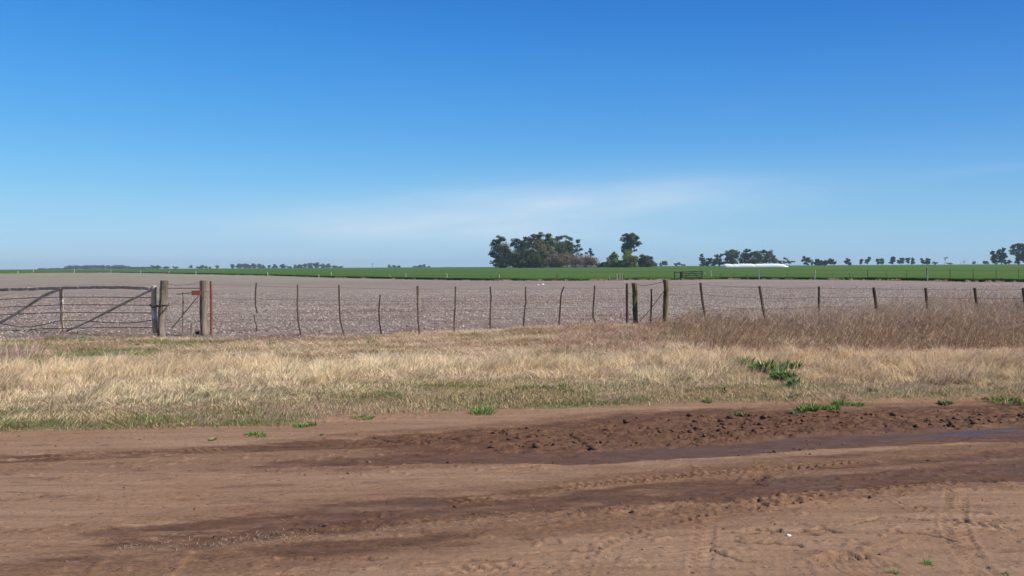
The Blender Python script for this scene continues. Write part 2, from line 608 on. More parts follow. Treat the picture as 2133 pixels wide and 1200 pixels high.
W2 = band([(60, 1130, 1150, 0), (230, 1098, 1148, .55), (400, 1082, 1143, .75), (600, 1062, 1118, .9), (700, 1052, 1112, .9), (900, 1036, 1090, .9), (1100, 1022, 1072, .9), (1300, 1008, 1056, .95), (1500, 990, 1042, .95), (1700, 972, 1024, .95), (1900, 952, 1008, .95), (2133, 932, 1002, .95), (2600, 905, 975, .9), (3200, 880, 940, .8)], 0.07, 0.11, 21)
W2cut = band([(300, 1072, 1086, .5), (900, 1044, 1056, .35), (1200, 1010, 1020, .8), (1500, 985, 995, .9), (1700, 975, 990, .8), (1900, 962, 975, .7), (2133, 948, 958, .6)], 0.04, 0.05, 23)
W3 = band([(-300, 1176, 1190, .4), (0, 1168, 1182, .5), (300, 1150, 1172, .6), (600, 1132, 1162, .65), (800, 1120, 1142, .6), (1000, 1098, 1116, .5), (1200, 1086, 1098, .35), (1500, 1075, 1085, 0)], 0.06, 0.06, 25)
W4 = band([(-200, 995, 1010, .3), (150, 985, 1012, .35), (600, 960, 985, .25), (900, 990, 1000, .1), (1300, 985, 1000, .15), (1700, 950, 965, .5), (2133, 925, 940, .5)], 0.08, 0.10, 27)
CH1 = band([(600, 922, 932, .0), (800, 905, 930, .45), (1000, 893, 935, .8), (1200, 880, 945, 1), (1350, 866, 925, 1), (1500, 857, 922, 1), (1700, 858, 905, 1), (1900, 852, 892, 1), (2133, 846, 880, .9), (2600, 825, 862, .8), (3200, 805, 840, .6)], 0.12, 0.12, 31)
CH2 = band([(200, 1120, 1140, .2), (600, 1098, 1118, .45), (900, 1072, 1096, .5), (1100, 1060, 1088, .6), (1300, 1050, 1076, .6), (1450, 1042, 1070, .9), (1600, 1030, 1056, .9), (1750, 1026, 1046, .6), (2133, 1000, 1015, .5), (2600, 975, 990, .4)], 0.06, 0.06, 33)
MO = [band([(-300, 945, 975, .45), (0, 942, 985, .45), (400, 930, 985, .5), (700, 903, 985, .8), (1000, 885, 968, .9), (1300, 856, 960, .9), (1700, 842, 930, .9), (2133, 832, 912, .9), (3200, 800, 870, .8)], 0.12, 0.15, 91),
      band([(-100, 1120, 1240, .2), (200, 1080, 1215, .5), (600, 1045, 1185, .75), (1000, 1012, 1125, .85), (1500, 972, 1078, .85), (2133, 912, 1012, .9), (3200, 870, 945, .8)], 0.14, 0.16, 93),
      band([(-200, 1178, 1235, .5), (400, 1168, 1225, .45), (800, 1135, 1190, .4), (1200, 1095, 1120, .3)], 0.10, 0.12, 95),
      band([(900, 985, 1015, .2), (1200, 975, 1005, .4), (1600, 948, 985, .6), (2133, 925, 950, .6), (3200, 880, 900, .5)], 0.10, 0.10, 97)]
CR = band([(300, 1140, 1155, .6), (500, 1128, 1142, .8), (800, 1096, 1112, .9), (1100, 1070, 1086, .9), (1300, 1062, 1074, .7), (1500, 1060, 1068, .4)], 0.05, 0.05, 35)
CR2 = band([(450, 982, 1000, .3), (750, 965, 995, .6), (1100, 952, 972, .6), (1400, 948, 956, .5), (1700, 940, 950, .7), (1850, 935, 946, .8), (1950, 930, 938, 0)], 0.05, 0.05, 37)

TREADS = [   # path where the photograph shows it, width, pitch, depth
    ([(1195, 1215), (1222, 1150), (1270, 1118), (1380, 1090), (1500, 1066), (1700, 1040)], 0.15, 0.075, 0.026),
    ([(1225, 1215), (1262, 1150), (1320, 1122), (1420, 1100)], 0.06, 0.055, 0.016),
    ([(2000, 990), (1990, 1040), (1985, 1090), (2000, 1130), (2035, 1180), (2070, 1240)], 0.18, 0.075, 0.011),
    ([(1470, 1085), (1462, 1130), (1455, 1215)], 0.16, 0.08, 0.009),
    ([(1690, 1235), (1712, 1180), (1770, 1166), (1830, 1180), (1850, 1235)], 0.26, 0.060, 0.030),
    ([(1760, 1240), (1785, 1185), (1800, 1175)], 0.10, 0.055, 0.025),
    ([(900, 1046), (1050, 1035), (1200, 1012), (1400, 993), (1600, 976), (1800, 958)], 0.13, 0.085, 0.022),
    ([(1500, 1046), (1700, 1030), (1900, 1010), (2133, 1000)], 0.14, 0.085, 0.018),
    ([(-100, 960), (300, 941), (600, 932), (900, 912)], 0.18, 0.085, 0.016),
    ([(900, 1190), (1100, 1178), (1350, 1170)], 0.14, 0.09, 0.018),
    ([(1560, 1012), (1590, 985), (1620, 965)], 0.24, 0.07, 0.020),
    ([(750, 1094), (1000, 1075), (1300, 1050), (1500, 1035)], 0.10, 0.08, 0.016),
    ([(1850, 1030), (1950, 1080), (2133, 1110)], 0.16, 0.08, 0.014),
]


def tread_height(X, Y):
    out = np.zeros(X.size)
    x, y = X.ravel(), Y.ravel()
    for pts, wd, pitch, dep in TREADS:
        a = np.array(pts, float)
        gx, gy, _ = G(a[:, 0], a[:, 1], 0.0)
        s = np.concatenate([[0], np.cumsum(np.hypot(np.diff(gx), np.diff(gy)))])
        ss = np.linspace(0, s[-1], 50)
        px, py = np.interp(ss, s, gx), np.interp(ss, s, gy)
        sel = np.where((x > px.min() - wd) & (x < px.max() + wd) & (y > py.min() - wd) & (y < py.max() + wd))[0]
        if not len(sel):
            continue
        xs, ys = x[sel], y[sel]
        best = np.full(len(sel), 1e9)
        bs = np.zeros(len(sel))
        bt = np.zeros(len(sel))
        for i in range(49):
            dx, dy = px[i + 1] - px[i], py[i + 1] - py[i]
            L = math.hypot(dx, dy) + 1e-9
            q = np.clip(((xs - px[i]) * dx + (ys - py[i]) * dy) / L / L, 0, 1)
            ex, ey = xs - px[i] - q * dx, ys - py[i] - q * dy
            d = np.hypot(ex, ey)
            m = d < best
            best = np.where(m, d, best)
            bs = np.where(m, ss[i] + q * L, bs)
            bt = np.where(m, np.sign(ex * -dy + ey * dx) * d, bt)
        w_ = wd * 0.5
        ph = (bs + np.abs(bt) * 0.7 + 0.35 * pitch * (bt > 0)) / pitch
        lug = sstep(0.15, 0.35, np.abs((ph % 1) - 0.5) * 1.0)
        ins = sstep(w_, w_ * 0.8, np.abs(bt))
        wear = 0.2 + 0.8 * sstep(0.42, 0.6, fbm(xs * 3.1, ys * 3.1, 77, 3))
        ends = sstep(0, 0.2, bs) * sstep(0, 0.2, s[-1] - bs)
        rim = np.exp(-((np.abs(bt) - w_) / 0.015) ** 2) * 0.5
        out[sel] += ends * wear * (dep * (ins * (lug - 0.8) + rim))
    return out.reshape(X.shape)


CRACKS = [
    ([(1572, 1104), (1600, 1103), (1640, 1108), (1690, 1104), (1720, 1102), (1745, 1110)], .040),
    ([(1533, 1128), (1560, 1131), (1600, 1130), (1640, 1133), (1665, 1138)], .034),
    ([(1660, 1114), (1690, 1112), (1700, 1116)], .030), ([(1785, 1088), (1830, 1080), (1880, 1078), (1925, 1084)], .030),
    ([(1475, 1144), (1500, 1156), (1540, 1168), (1580, 1171)], .015), ([(865, 1174), (930, 1168), (1000, 1166), (1060, 1164)], .032),
    ([(560, 1164), (620, 1160), (700, 1164), (800, 1160)], .024), ([(1090, 1150), (1150, 1147), (1230, 1146)], .026),
    ([(1390, 1150), (1450, 1143), (1500, 1140)], .02), ([(1870, 1108), (1930, 1115), (1990, 1128)], .02),
    ([(760, 908), (800, 912), (850, 920)], .03), ([(900, 905), (960, 912), (1010, 914)], .05),
    ([(1120, 900), (1180, 898), (1210, 915), (1225, 925)], .055), ([(1320, 905), (1380, 900), (1440, 905)], .05),
    ([(1480, 862), (1520, 866), (1560, 872)], .05), ([(1600, 876), (1680, 872), (1760, 868)], .045), ([(1820, 865), (1880, 868), (1950, 862)], .045),
    ([(1960, 880), (2010, 874), (2050, 876), (2090, 870)], .06), ([(1400, 925), (1440, 918), (1500, 912)], .05), ([(1540, 900), (1590, 905), (1640, 902)], .05),
    ([(1700, 890), (1760, 884), (1840, 880)], .045), ([(1040, 932), (1075, 928), (1090, 922)], .05), ([(2040, 852), (2133, 848)], .04),
    ([(1210, 935), (1250, 925), (1262, 915)], .05), ([(1000, 1033), (1080, 1026), (1150, 1022)], .03), ([(620, 1100), (680, 1104), (740, 1100)], .035),
]


def crack_mask(X, Y):
    out = np.zeros(X.size)
    x, y = X.ravel(), Y.ravel()
    for pts, wd in CRACKS:
        a = np.array(pts, float)
        gx, gy, _ = G(a[:, 0], a[:, 1], 0.0)
        sel = np.where((x > gx.min() - .1) & (x < gx.max() + .1) & (y > gy.min() - .15) & (y < gy.max() + .15))[0]
        if not len(sel):
            continue
        xs, ys = x[sel], y[sel]
        wx = 0.05 * (fbm(xs * 9, ys * 9, 201, 3) - .5)
        wy = 0.09 * (fbm(xs * 9 + 7, ys * 9, 203, 3) - .5)
        best = np.full(len(sel), 1e9)
        for i in range(len(gx) - 1):
            dx, dy = gx[i + 1] - gx[i], gy[i + 1] - gy[i]
            q = np.clip(((xs + wx - gx[i]) * dx + (ys + wy - gy[i]) * dy) / (dx * dx + dy * dy), 0, 1)
            best = np.minimum(best, np.hypot(xs + wx - gx[i] - q * dx, ys + wy - gy[i] - q * dy))
        out[sel] = np.maximum(out[sel], sstep(wd * .62, wd * .25, best * (1 + 1.2 * (fbm(xs * 14, ys * 14, 205, 2) - .4))))
    return out.reshape(X.shape)


def road_edge(U):
    """where the road meets the grass"""
    ctrl = [(-300, 925), (0, 905), (300, 898), (600, 893), (700, 873), (1000, 858), (1400, 845), (1700, 843), (2133, 834), (2500, 822)]
    c = np.array(ctrl, float)
    x, y, _ = G(c[:, 0], c[:, 1], 0.0)
    u, v = uv(x, y)
    return np.interp(U, u, v) + 0.25 * (fbm(U * 1.7, U * 0 + 3, 41, 4) - 0.5)


def bank(U, V):
    d = V - road_edge(U)
    e = 0.02 + 0.07 * sstep(3.0, 6.5, U)
    return e * sstep(-0.05, 0.30, d)


def road_z(U, V, fine=True):
    X, Y = xy(U, V)
    z = 0.016 * (fbm(U * 0.5, V * 1.6, 1, 3) - 0.5)
    z += 0.012 * (fbm(U * 1.3, V * 7, 2, 4) - 0.5)
    w1, w2, si = W1(U, V), W2(U, V), SILT(U, V)
    z -= 0.022 * w1 + 0.022 * si + 0.016 * w2 * (1 - 0.6 * W2cut(U, V)) + 0.012 * W1b(U, V) + 0.01 * W3(U, V)
    if fine:
        c1, c2 = CH1(U, V) * (1 - si), CH2(U, V)
        tear = np.abs(fbm(U * 2.0 + 0.3 * V, V * 7.5 - 0.5 * U, 58, 5, .62) - .5)
        tear = sstep(0.045, 0.004, tear) * sstep(.40, .56, fbm(U * 1.5, V * 3.5, 59, 3))
        lump = fbm(U * 5.5, V * 12, 57, 5, .62) - 0.5
        big = fbm(U * 1.3, V * 4, 56, 3)
        z += c1 * (0.085 * lump * (0.45 + 1.1 * big) + 0.03 * (big - .5) - 0.055 * tear)
        z += c2 * (0.020 * (sstep(0.5, 0.72, fbm(U * 11, V * 17, 59, 3, 0.6)) - 0.7 * sstep(0.46, 0.32, fbm(U * 9, V * 20, 60, 3))) + 0.006 * (fbm(U * 24, V * 26, 61, 2) - 0.5))
        crk = np.abs(fbm(U * 1.5, V * 6.0, 63, 4, 0.6) - 0.5)
        z -= 0.014 * sstep(0.010, 0.003, crk) * sstep(0.55, 0.65, fbm(U * 1.1, V * 2.2, 65, 2)) * (1 - si) * sstep(6.3, 5.4, V)
        z += tread_height(X, Y) - 0.022 * crack_mask(X, Y)
        gvl = sstep(.42, .60, fbm(U * .7, V * 3.5, 66, 3))
        z += (0.003 + .012 * gvl) * (fbm(U * 11, V * 24, 67, 4, .65) - 0.5) * (1 - si)
        z += 0.010 * sstep(0.66, 0.78, fbm(U * 11, V * 14, 69, 2)) * (1 - si) * sstep(.5, .62, fbm(U * .8, V * 2.5, 71, 2))
    z += bank(U, V)
    return z


def axis(fine0, fine1, step, lo, hi, grow=1.12):
    a = list(np.arange(fine0, fine1, step))
    s = step
    while a[-1] < hi:
        s *= grow
        a.append(a[-1] + s)
    s = step
    while a[0] > lo:
        s *= grow
        a.insert(0, a[0] - s)
    return np.array(a)


ua = axis(-5.2, 9.6, 0.0125, -90, 120)
tv = axis(4.0, 9.5, 0.0125, -14, 9.5)
tv = (tv - tv[0]) / (tv[-1] - tv[0])
vlo = -14.0
U, Tt = np.meshgrid(ua, tv, indexing='ij')
V = vlo + Tt * (road_edge(U) + 0.12 - vlo)
Z = road_z(U, V)
far = sstep(11, 16, np.abs(U - 2)) + sstep(2.5, 0, V)
wetv = np.clip(W1(U, V) + W1b(U, V) + W1c(U, V) + W2(U, V) * (1 - W2cut(U, V)) + W3(U, V) + W4(U, V) * .6, 0, 1)
wetv *= 0.72 + 0.28 * sstep(0.35, 0.6, fbm(U * 2.2, V * 6, 81, 4))
wetv = np.clip(wetv + 0.30 * sstep(0.58, 0.75, fbm(U * 0.7, V * 4.2, 83, 4)) * sstep(9.3, 8.8, V), 0, 1)
wetv *= sstep(-0.5, 1.5, V)
crv = np.clip(CR(U, V) + CR2(U, V), 0, 1)
siv = np.clip(SILT(U, V) + 0.65 * W2(U, V) * (1 - W2cut(U, V)) * (1 - CH2(U, V)) * sstep(0.5, 0.62, fbm(U * .9, V * 4, 85, 3)), 0, 1)
X, Y = xy(U, V)
road = link('dirt_road', gridmesh('dirt_road', X, Y, Z, True, {'wet': wetv, 'moist': np.clip(sum(f(U, V) for f in MO), 0, 1) * sstep(-1, 1.5, V), 'crust': crv, 'silt': siv, 'crack_shade': np.clip(crack_mask(X, Y), 0, 1) * .9}), M_ROAD)
tag(road, 'brown rutted dirt road with wet mud tracks and tyre marks', 'road', kind='structure')

# puddle along the far rut: a level sheet, its shore drawn by the ruts that rise through it
pu = np.linspace(4.9, 30, 120)
pv = np.linspace(-1, 1, 12)
PU, PV = np.meshgrid(pu, pv, indexing='ij')
pr = np.array([(1300, 942), (1500, 935), (1700, 913), (1900, 903), (2133, 893), (2500, 878), (3200, 856)], float)
gx, gy, _ = G(pr[:, 0], pr[:, 1], 0.0)
cu, cv = uv(gx, gy)
PVv = np.interp(PU, cu, cv) + PV * (0.30 + .2 * (fbm(PU * 1.1, PU * 0, 211, 3) - .5)) * sstep(4.8, 7.2, PU)
PX, PY = xy(PU, PVv)
pud = link('puddle', gridmesh('puddle', PX, PY, np.full_like(PX, -0.041), True), M_WATER)
tag(pud, 'shallow muddy puddle lying in the far wheel rut', 'puddle', kind='structure')

# ------------------------------------------------------------------ verge
VF = 22.6   # the fence and the edge of the stubble run along here


def vfield(U):
    return VF + 0.5 * (fbm(U * 0.5, U * 0, 91, 3) - 0.5) - 1.1 * sstep(2.5, -1.5, U) * sstep(-5.5, -3.0, U) + 0.9 * sstep(11, 14, U) - 0.4 * sstep(9, 3, U)


def verge_z(U, V):
    z = bank(U, V) + 0.05 * (fbm(U * 0.5, V * 0.7, 93, 3) - 0.5) * sstep(10, 12, V)
    z += 0.12 * sstep(20.8, 21.8, V) * sstep(2.5, 4.5, U) * sstep(9, 7.5, U) * fbm(U * 1.5, V * 1.5, 95, 3)
    z += 0.03 * (fbm(U * 5, V * 5, 97, 3) - 0.5) * sstep(0, .5, V - road_edge(U)) - 0.012 * sstep(.15, 0, V - road_edge(U))
    mound = np.exp(-(((U - 2.1) / 0.55) ** 2 + ((V - 10.9) / 0.5) ** 2))
    return z * 1.0 + 0.10 * mound


ua2 = axis(-17, 23, 0.07, -120, 160, 1.15)
tv2 = np.linspace(0, 1, 190)
U, Tt = np.meshgrid(ua2, tv2, indexing='ij')
re = road_edge(U)
V = re + Tt * (vfield(U) - re)
Z = verge_z(U, V)
gr_ = sstep(0.50, 0.62, fbm(U * 0.9, V * 1.6, 99, 4)) * (sstep(13.2, 11.0, V) + 0.6 * sstep(17, 18.5, V))
X, Y = xy(U, V)
th_ = sstep(10.6, 12.0, V + .8 * (fbm(U, V * 2, 100, 3) - .5)) * (0.35 + .65 * sstep(17.5, 16.0, V))
verge = link('grass_verge', gridmesh('grass_verge', X, Y, Z, True, {'green': np.clip(gr_, 0, 1), 'thatch': th_}), M_VERGE)
tag(verge, 'earthy roadside verge under dry grass between road and fence', 'verge', kind='structure')

# ------------------------------------------------------------------ stubble field (to the horizon) and base ground
ua3 = axis(-45, 55, 0.45, -4000, 4000, 1.10)
va3 = axis(0, 30, 0.30, 0, 4100, 1.09) / 1.0
U, Tv = np.meshgrid(ua3, va3, indexing='ij')
V = vfield(U) + Tv
X, Y = xy(U, V)
Z = terrain(X, Y) - 0.01 + 0.05 * (fbm(U * 0.9, V * 0.9, 101, 3) - 0.5) * sstep(0, 2, Tv) * sstep(160, 60, V)
ppx, ppy = proj(X, Y, Z)
greenish = np.exp(-((ppx - 500) / 260) ** 2) * sstep(590, 578, ppy) * sstep(22, 30, V) * 0.9 * (Y > 0)
greenish += np.exp(-((ppx - 60) / 160) ** 2) * sstep(596, 584, ppy) * 0.5 * (Y > 0)
greenish *= sstep(0.35, 0.6, fbm(U * .06, V * .06, 103, 3)) + 0.3
bare = sstep(3.5, 0.5, Tv) * sstep(-4, -2, U) * sstep(8, 3, U) * sstep(.35, .6, fbm(U * .9, V * 1.2, 105, 3)) * 0.9
bare += np.exp(-(((U - 1.8) / 1.9) ** 2 + ((V - 31.0) / 0.6) ** 2)) * 0.7
bare += 0.7 * sstep(0.56, 0.68, fbm(U * 0.22, V * 0.45, 107, 4)) * sstep(60, 35, V)
fld = link('stubble_field', gridmesh('stubble_field', X, Y, Z, True, {'greenish': np.clip(greenish, 0, 1), 'bare': np.clip(bare, 0, 1)}), M_STUBBLE)
tag(fld, 'greyish pink stubble field strewn with pale crop residue', 'field', kind='structure')

g = np.linspace(-4150, 4150, 24)
X, Y = np.meshgrid(g, g, indexing='ij')
base = link('ground', gridmesh('ground', X, Y, np.full_like(X, -0.45), False, {'greenish': X * 0, 'bare': X * 0}), M_STUBBLE)
tag(base, 'flat brown plain', 'ground', kind='structure')

# green crop: raised sheet of leaves with a cut front
EDGE = np.array([(-1600, 576), (-900, 574), (-400, 572), (0, 570), (60, 569.4), (66, 568.4), (150, 568), (230, 567.8), (300, 569), (400, 571), (500, 573), (600, 575.5), (700, 579), (800, 581), (900, 583), (1000, 584.5), (1100, 585), (1200, 585), (1300, 583.5), (1400, 583), (1500, 582), (1600, 582.5), (1700, 583), (1800, 583.3), (1900, 585), (2000, 587), (2133, 588), (2600, 593), (3300, 603), (4200, 620)], float)


def edge_y(px):
    return np.interp(px, EDGE[:, 0], EDGE[:, 1])


cpx = np.unique(np.concatenate([np.linspace(-1600, 0, 60), np.arange(0, 2140, 2.5), np.linspace(2140, 4200, 120)]))
ex, ey, _ = G(cpx, edge_y(cpx))
er = np.hypot(ex, ey)
rows = []
dist = np.concatenate([[0, 0.0], np.cumsum(np.geomspace(0.25, 150, 66))])
dist = dist / dist[-1]
for k, q in enumerate(dist):
    r = er + (4050 - er) * q
    wob = 0.0 if k == 0 else 0.12
    x, y = ex * r / er, ey * r / er
    zt = terrain(x, y)
    z = zt - 0.05 if k == 0 else zt + 0.27 + 0.09 * (fbm(x * 1.1, y * 1.1, 111, 3) - 0.5)
    rows.append(np.stack([x, y, z], -1))
A = np.stack(rows, 1)
crop = link('green_field', gridmesh('green_field', A[..., 0], A[..., 1], A[..., 2], False), M_CROP)
tag(crop, 'wide field of short green winter crop reaching the horizon', 'field', kind='structure')


# ------------------------------------------------------------------ blades
def blades(name, x, y, z, h, lean, az, wd, col, m=M_BLADE, curve=0.5, tipcol=None, rs=1):
    """flat tapering blades; lean = horizontal reach / height, az = direction of lean"""
    rg = np.random.default_rng(rs)
    n = len(x)
    fa = rg.uniform(0, 2 * np.pi, n)
    sx, sy = np.cos(fa) * wd * .5, np.sin(fa) * wd * .5
    lx, ly = np.cos(az) * lean * h, np.sin(az) * lean * h
    V = np.empty((n, 5, 3), np.float32)
    V[:, 0] = np.stack([x - sx, y - sy, z - .005], -1)
    V[:, 1] = np.stack([x + sx, y + sy, z - .005], -1)
    mx_, my_ = x + lx * (.5 - .25 * curve), y + ly * (.5 - .25 * curve)
    V[:, 2] = np.stack([mx_ + sx * .75, my_ + sy * .75, z + h * .55], -1)
    V[:, 3] = np.stack([mx_ - sx * .75, my_ - sy * .75, z + h * .55], -1)
    V[:, 4] = np.stack([x + lx, y + ly, z + h * (1 - .0 * curve)], -1)
    idx = (np.arange(n)[:, None] * 5 + np.array([0, 1, 2, 3, 3, 2, 4])[None]).ravel()
    cnt = np.tile(np.array([4, 3], np.int32), n)
    c = np.repeat(col[:, None, :], 5, 1)
    if tipcol is not None:
        c[:, 2:4] = (c[:, 2:4] + tipcol[:, None]) / 2
        c[:, 4] = tipcol
    return npmesh(name, V.reshape(-1, 3), cnt, idx, False, c.reshape(-1, 3))


rng = np.random.default_rng(7)


def scatter(n, u0, u1, v0, v1):
    u = rng.uniform(u0, u1, n)
    v = rng.uniform(v0, v1, n)
    return u, v


def jit(col, n, a=0.12, b=0.05):
    c = np.tile(np.array(col, float), (n, 1))
    c *= rng.normal(1, a, (n, 1)).clip(.55, 1.5)
    c *= rng.normal(1, b, (n, 3)).clip(.8, 1.2)
    return c


# curves of the verge's belts, in the photograph's rows
def row(px, pts):
    p = np.array(pts, float)
    return np.interp(px, p[:, 0], p[:, 1])


STRAW_TOP = [(-200, 762), (0, 760), (200, 752), (480, 752), (700, 755), (1000, 752), (1250, 748), (1400, 738), (1600, 738), (2133, 738), (2400, 738)]
STRAW_BOT = [(-200, 866), (0, 872), (350, 864), (560, 845), (800, 810), (1000, 800), (1300, 820), (1600, 815), (1800, 835), (2133, 838), (2400, 838)]
EDGE_ROW = [(-300, 925), (0, 905), (300, 898), (600, 893), (700, 873), (1000, 858), (1400, 845), (1700, 843), (2133, 834), (2500, 822)]

# 1. standing straw-coloured grass
u, v = scatter(900000, -14, 19, 9.6, 18.6)
x, y = xy(u, v)
z = verge_z(u, v)
px, py = proj(x, y, z)
top, bot = row(px, STRAW_TOP), row(px, STRAW_BOT)
q = fbm(u * 0.55, v * 1.0, 121, 4)
q2 = fbm(u * 2.6, v * 3.4, 123, 3)
dens = sstep(-3, 5, py - top + 10 * (q - .5)) * (0.09 + 0.91 * sstep(bot + 14, bot - 20, py + 70 * (q - .5)))
dens *= 0.22 + 0.78 * sstep(.34, .56, q2)
dens *= (py < row(px, EDGE_ROW) - 1) * (v > road_edge(u) + 0.08) * (px > -260) * (px < 2420)
dens *= 1 - 0.8 * np.exp(-(((px - 1100) / 90) ** 2 + ((py - 808) / 22) ** 2))
dens *= 1 - 0.55 * np.exp(-(((px - 1760) / 110) ** 2 + ((py - 815) / 22) ** 2))
k = rng.random(len(u)) < dens * 0.80
u, v, x, y, z, px, py, q, q2, bot, top = [a[k] for a in (u, v, x, y, z, px, py, q, q2, bot, top)]
n = len(u)
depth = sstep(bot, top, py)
h = (0.040 + 0.078 * depth) * rng.uniform(.45, 1.25, n) * (0.6 + 0.8 * q2)
cl2 = fbm(u * 5, v * 5, 127, 3)
h *= (.55 + 1.1 * sstep(.3, .7, cl2)) * np.where((rng.random(n) < .03), 1.7, 1)
az = 0.4 + 9 * (fbm(u * 3.2, v * 3.2, 129, 3) - .5) + rng.normal(0, .7, n)
tone = sstep(.35, .6, fbm(u * .35, v * .9, 125, 3))
c = jit((0.86, 0.72, 0.47), n, .16) * (1 - tone[:, None]) + jit((0.80, 0.635, 0.40), n, .18) * tone[:, None]
rgt = sstep(1250, 1700, px)[:, None]
c = c * (1 - .65 * rgt) + jit((0.70, 0.50, 0.30), n, .18) * .65 * rgt
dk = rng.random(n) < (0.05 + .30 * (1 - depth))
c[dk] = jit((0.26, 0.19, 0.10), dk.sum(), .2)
gn = rng.random(n) < (0.02 + .12 * (1 - depth))
c[gn] = jit((0.26, 0.27, 0.11), gn.sum(), .2)
lean = rng.uniform(.2, 1.5, n) + .6 * (1 - depth)
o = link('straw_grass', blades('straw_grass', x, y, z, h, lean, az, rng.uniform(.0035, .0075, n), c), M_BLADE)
tag(o, 'pale straw coloured dry grass standing along the verge', 'grass', kind='stuff')
print('straw', n)

# 2. short green-brown grass along the road edge
u, v = scatter(520000, -12, 14, 8.9, 12.8)
x, y = xy(u, v)
z = verge_z(u, v)
px, py = proj(x, y, z)
bot = row(px, STRAW_BOT)
er_ = row(px, EDGE_ROW)
q = fbm(u * 1.3, v * 2.2, 131, 4)
dens = sstep(bot - 28, bot + 8, py) * sstep(er_ + 3, er_ - 10, py + 14 * (q - .5)) * (0.08 + .92 * sstep(.40, .58, q))
dens += sstep(er_ + 3, er_ - 6, py) * sstep(bot - 28, bot, py) * .25
dens *= 1 - .85 * np.exp(-(((px - 1480) / 130) ** 2 + ((py - 838) / 9) ** 2))
k = (rng.random(len(u)) < dens * .55) & (v > road_edge(u) - .02)
u, v, x, y, z, px, py, q = [a[k] for a in (u, v, x, y, z, px, py, q)]
n = len(u)
h = rng.uniform(.018, .055, n)
gm_ = sstep(.46, .66, fbm(u * .9 + 5, v * 2.0, 133, 4)) * .75 + .15
isg = rng.random(n) < gm_
c = jit((0.62, 0.475, 0.255), n, .2)
c[isg] = jit((0.22, 0.27, 0.09), isg.sum(), .25)
br = rng.random(n) < .22
c[br] = jit((0.20, 0.125, 0.08), br.sum(), .2)
o = link('short_grass', blades('short_grass', x, y, z, h, rng.uniform(.2, 1.6, n), rng.uniform(0, 6.28, n), rng.uniform(.004, .008, n), c, rs=2), M_BLADE)
tag(o, 'short patchy green and brown grass beside the dirt road', 'grass', kind='stuff')
print('short', n)

# 3. flattened hay, mown litter and low weeds before the fence
u, v = scatter(330000, -13, 21, 15.0, 23.4)
x, y = xy(u, v)
z = verge_z(u, v)
px, py = proj(x, y, z)
top = row(px, STRAW_TOP)
q = fbm(u * .7, v * 1.3, 141, 4)
q2 = fbm(u * 2.2, v * 3.2, 143, 3)
dens = sstep(top + 4, top - 6, py) * (v < vfield(u) + .05) * (0.25 + .75 * sstep(.38, .58, q2)) * (px > -260) * (px < 2420)
k = rng.random(len(u)) < dens
u, v, x, y, z, px, py, q, q2 = [a[k] for a in (u, v, x, y, z, px, py, q, q2)]
n = len(u)
L = rng.uniform(.08, .28, n)
up = rng.uniform(.01, .10, n) * (0.4 + q2)
kind = fbm(u * .8 + 3, v * 1.5, 145, 4)
c = jit((0.64, 0.475, 0.305), n, .24)
m_ = rng.random(n) < sstep(.45, .6, kind) * .7 + .15
c[m_] = jit((0.78, 0.62, 0.43), m_.sum(), .15)
m_ = rng.random(n) < sstep(.5, .38, kind) * .6 + .08
c[m_] = jit((0.34, 0.225, 0.135), m_.sum(), .2)
gpatch = sstep(.50, .64, fbm(u * 1.1 + 11, v * 2.0, 147, 4)) * (sstep(520, 250, px) * .75 + .28)
gpatch += .6 * np.exp(-(((px - 700) / 300) ** 2)) * 0
m_ = rng.random(n) < gpatch
c[m_] = jit((0.22, 0.26, 0.09), m_.sum(), .22)
L[m_] *= .4
up[m_] = rng.uniform(.04, .11, m_.sum())
tang = sstep(1120, 1180, px) * sstep(1420, 1360, px) * sstep(745, 725, py)
m_ = rng.random(n) < tang * .45
c[m_] = jit((0.42, 0.28, 0.20), m_.sum(), .35)
up[m_] = rng.uniform(.02, .16, m_.sum())
o = link('flattened_hay', blades('flattened_hay', x, y, z, up, L / up, rng.uniform(0, 6.28, n), rng.uniform(.006, .012, n), c, rs=3), M_BLADE)
tag(o, 'flattened reddish hay and low weeds in front of the fence', 'dry grass', kind='stuff')
print('hay', n)


# 4. tall brown weeds on the right, leaning with the wind
def stalks(u, v, hmin, hmax, col, side, lean_mu, rs):
    rg = np.random.default_rng(rs)
    x, y = xy(u, v)
    z = verge_z(u, v)
    n = len(u)
    h = rg.uniform(hmin, hmax, n)
    az = rg.normal(.2, .55, n)
    ln = rg.normal(lean_mu, .22, n)
    P = [(x, y, z, h, ln, az, np.full(n, .007), 0)]
    for k in range(side):
        f = rg.uniform(.25, .95, n)
        bx, by = x + np.cos(az) * ln * h * f ** 1.3, y + np.sin(az) * ln * h * f ** 1.3
        P.append((bx, by, z + h * f * .95, h * rg.uniform(.10, .30, n), rg.uniform(.4, 2.2, n), az + rg.normal(0, 1.4, n), rg.uniform(.004, .010, n), 1))
    cat = [np.concatenate([p[i] for p in P]) for i in range(7)]
    N = len(cat[0])
    c = np.tile(np.array(col, float), (N, 1)) * rg.normal(1, .25, (N, 1)).clip(.4, 1.7) * rg.normal(1, .05, (N, 3))
    lt = rg.random(N) < .16
    c[lt] = np.array((.68, .52, .36)) * rg.normal(1, .15, (lt.sum(), 1))
    return cat, c


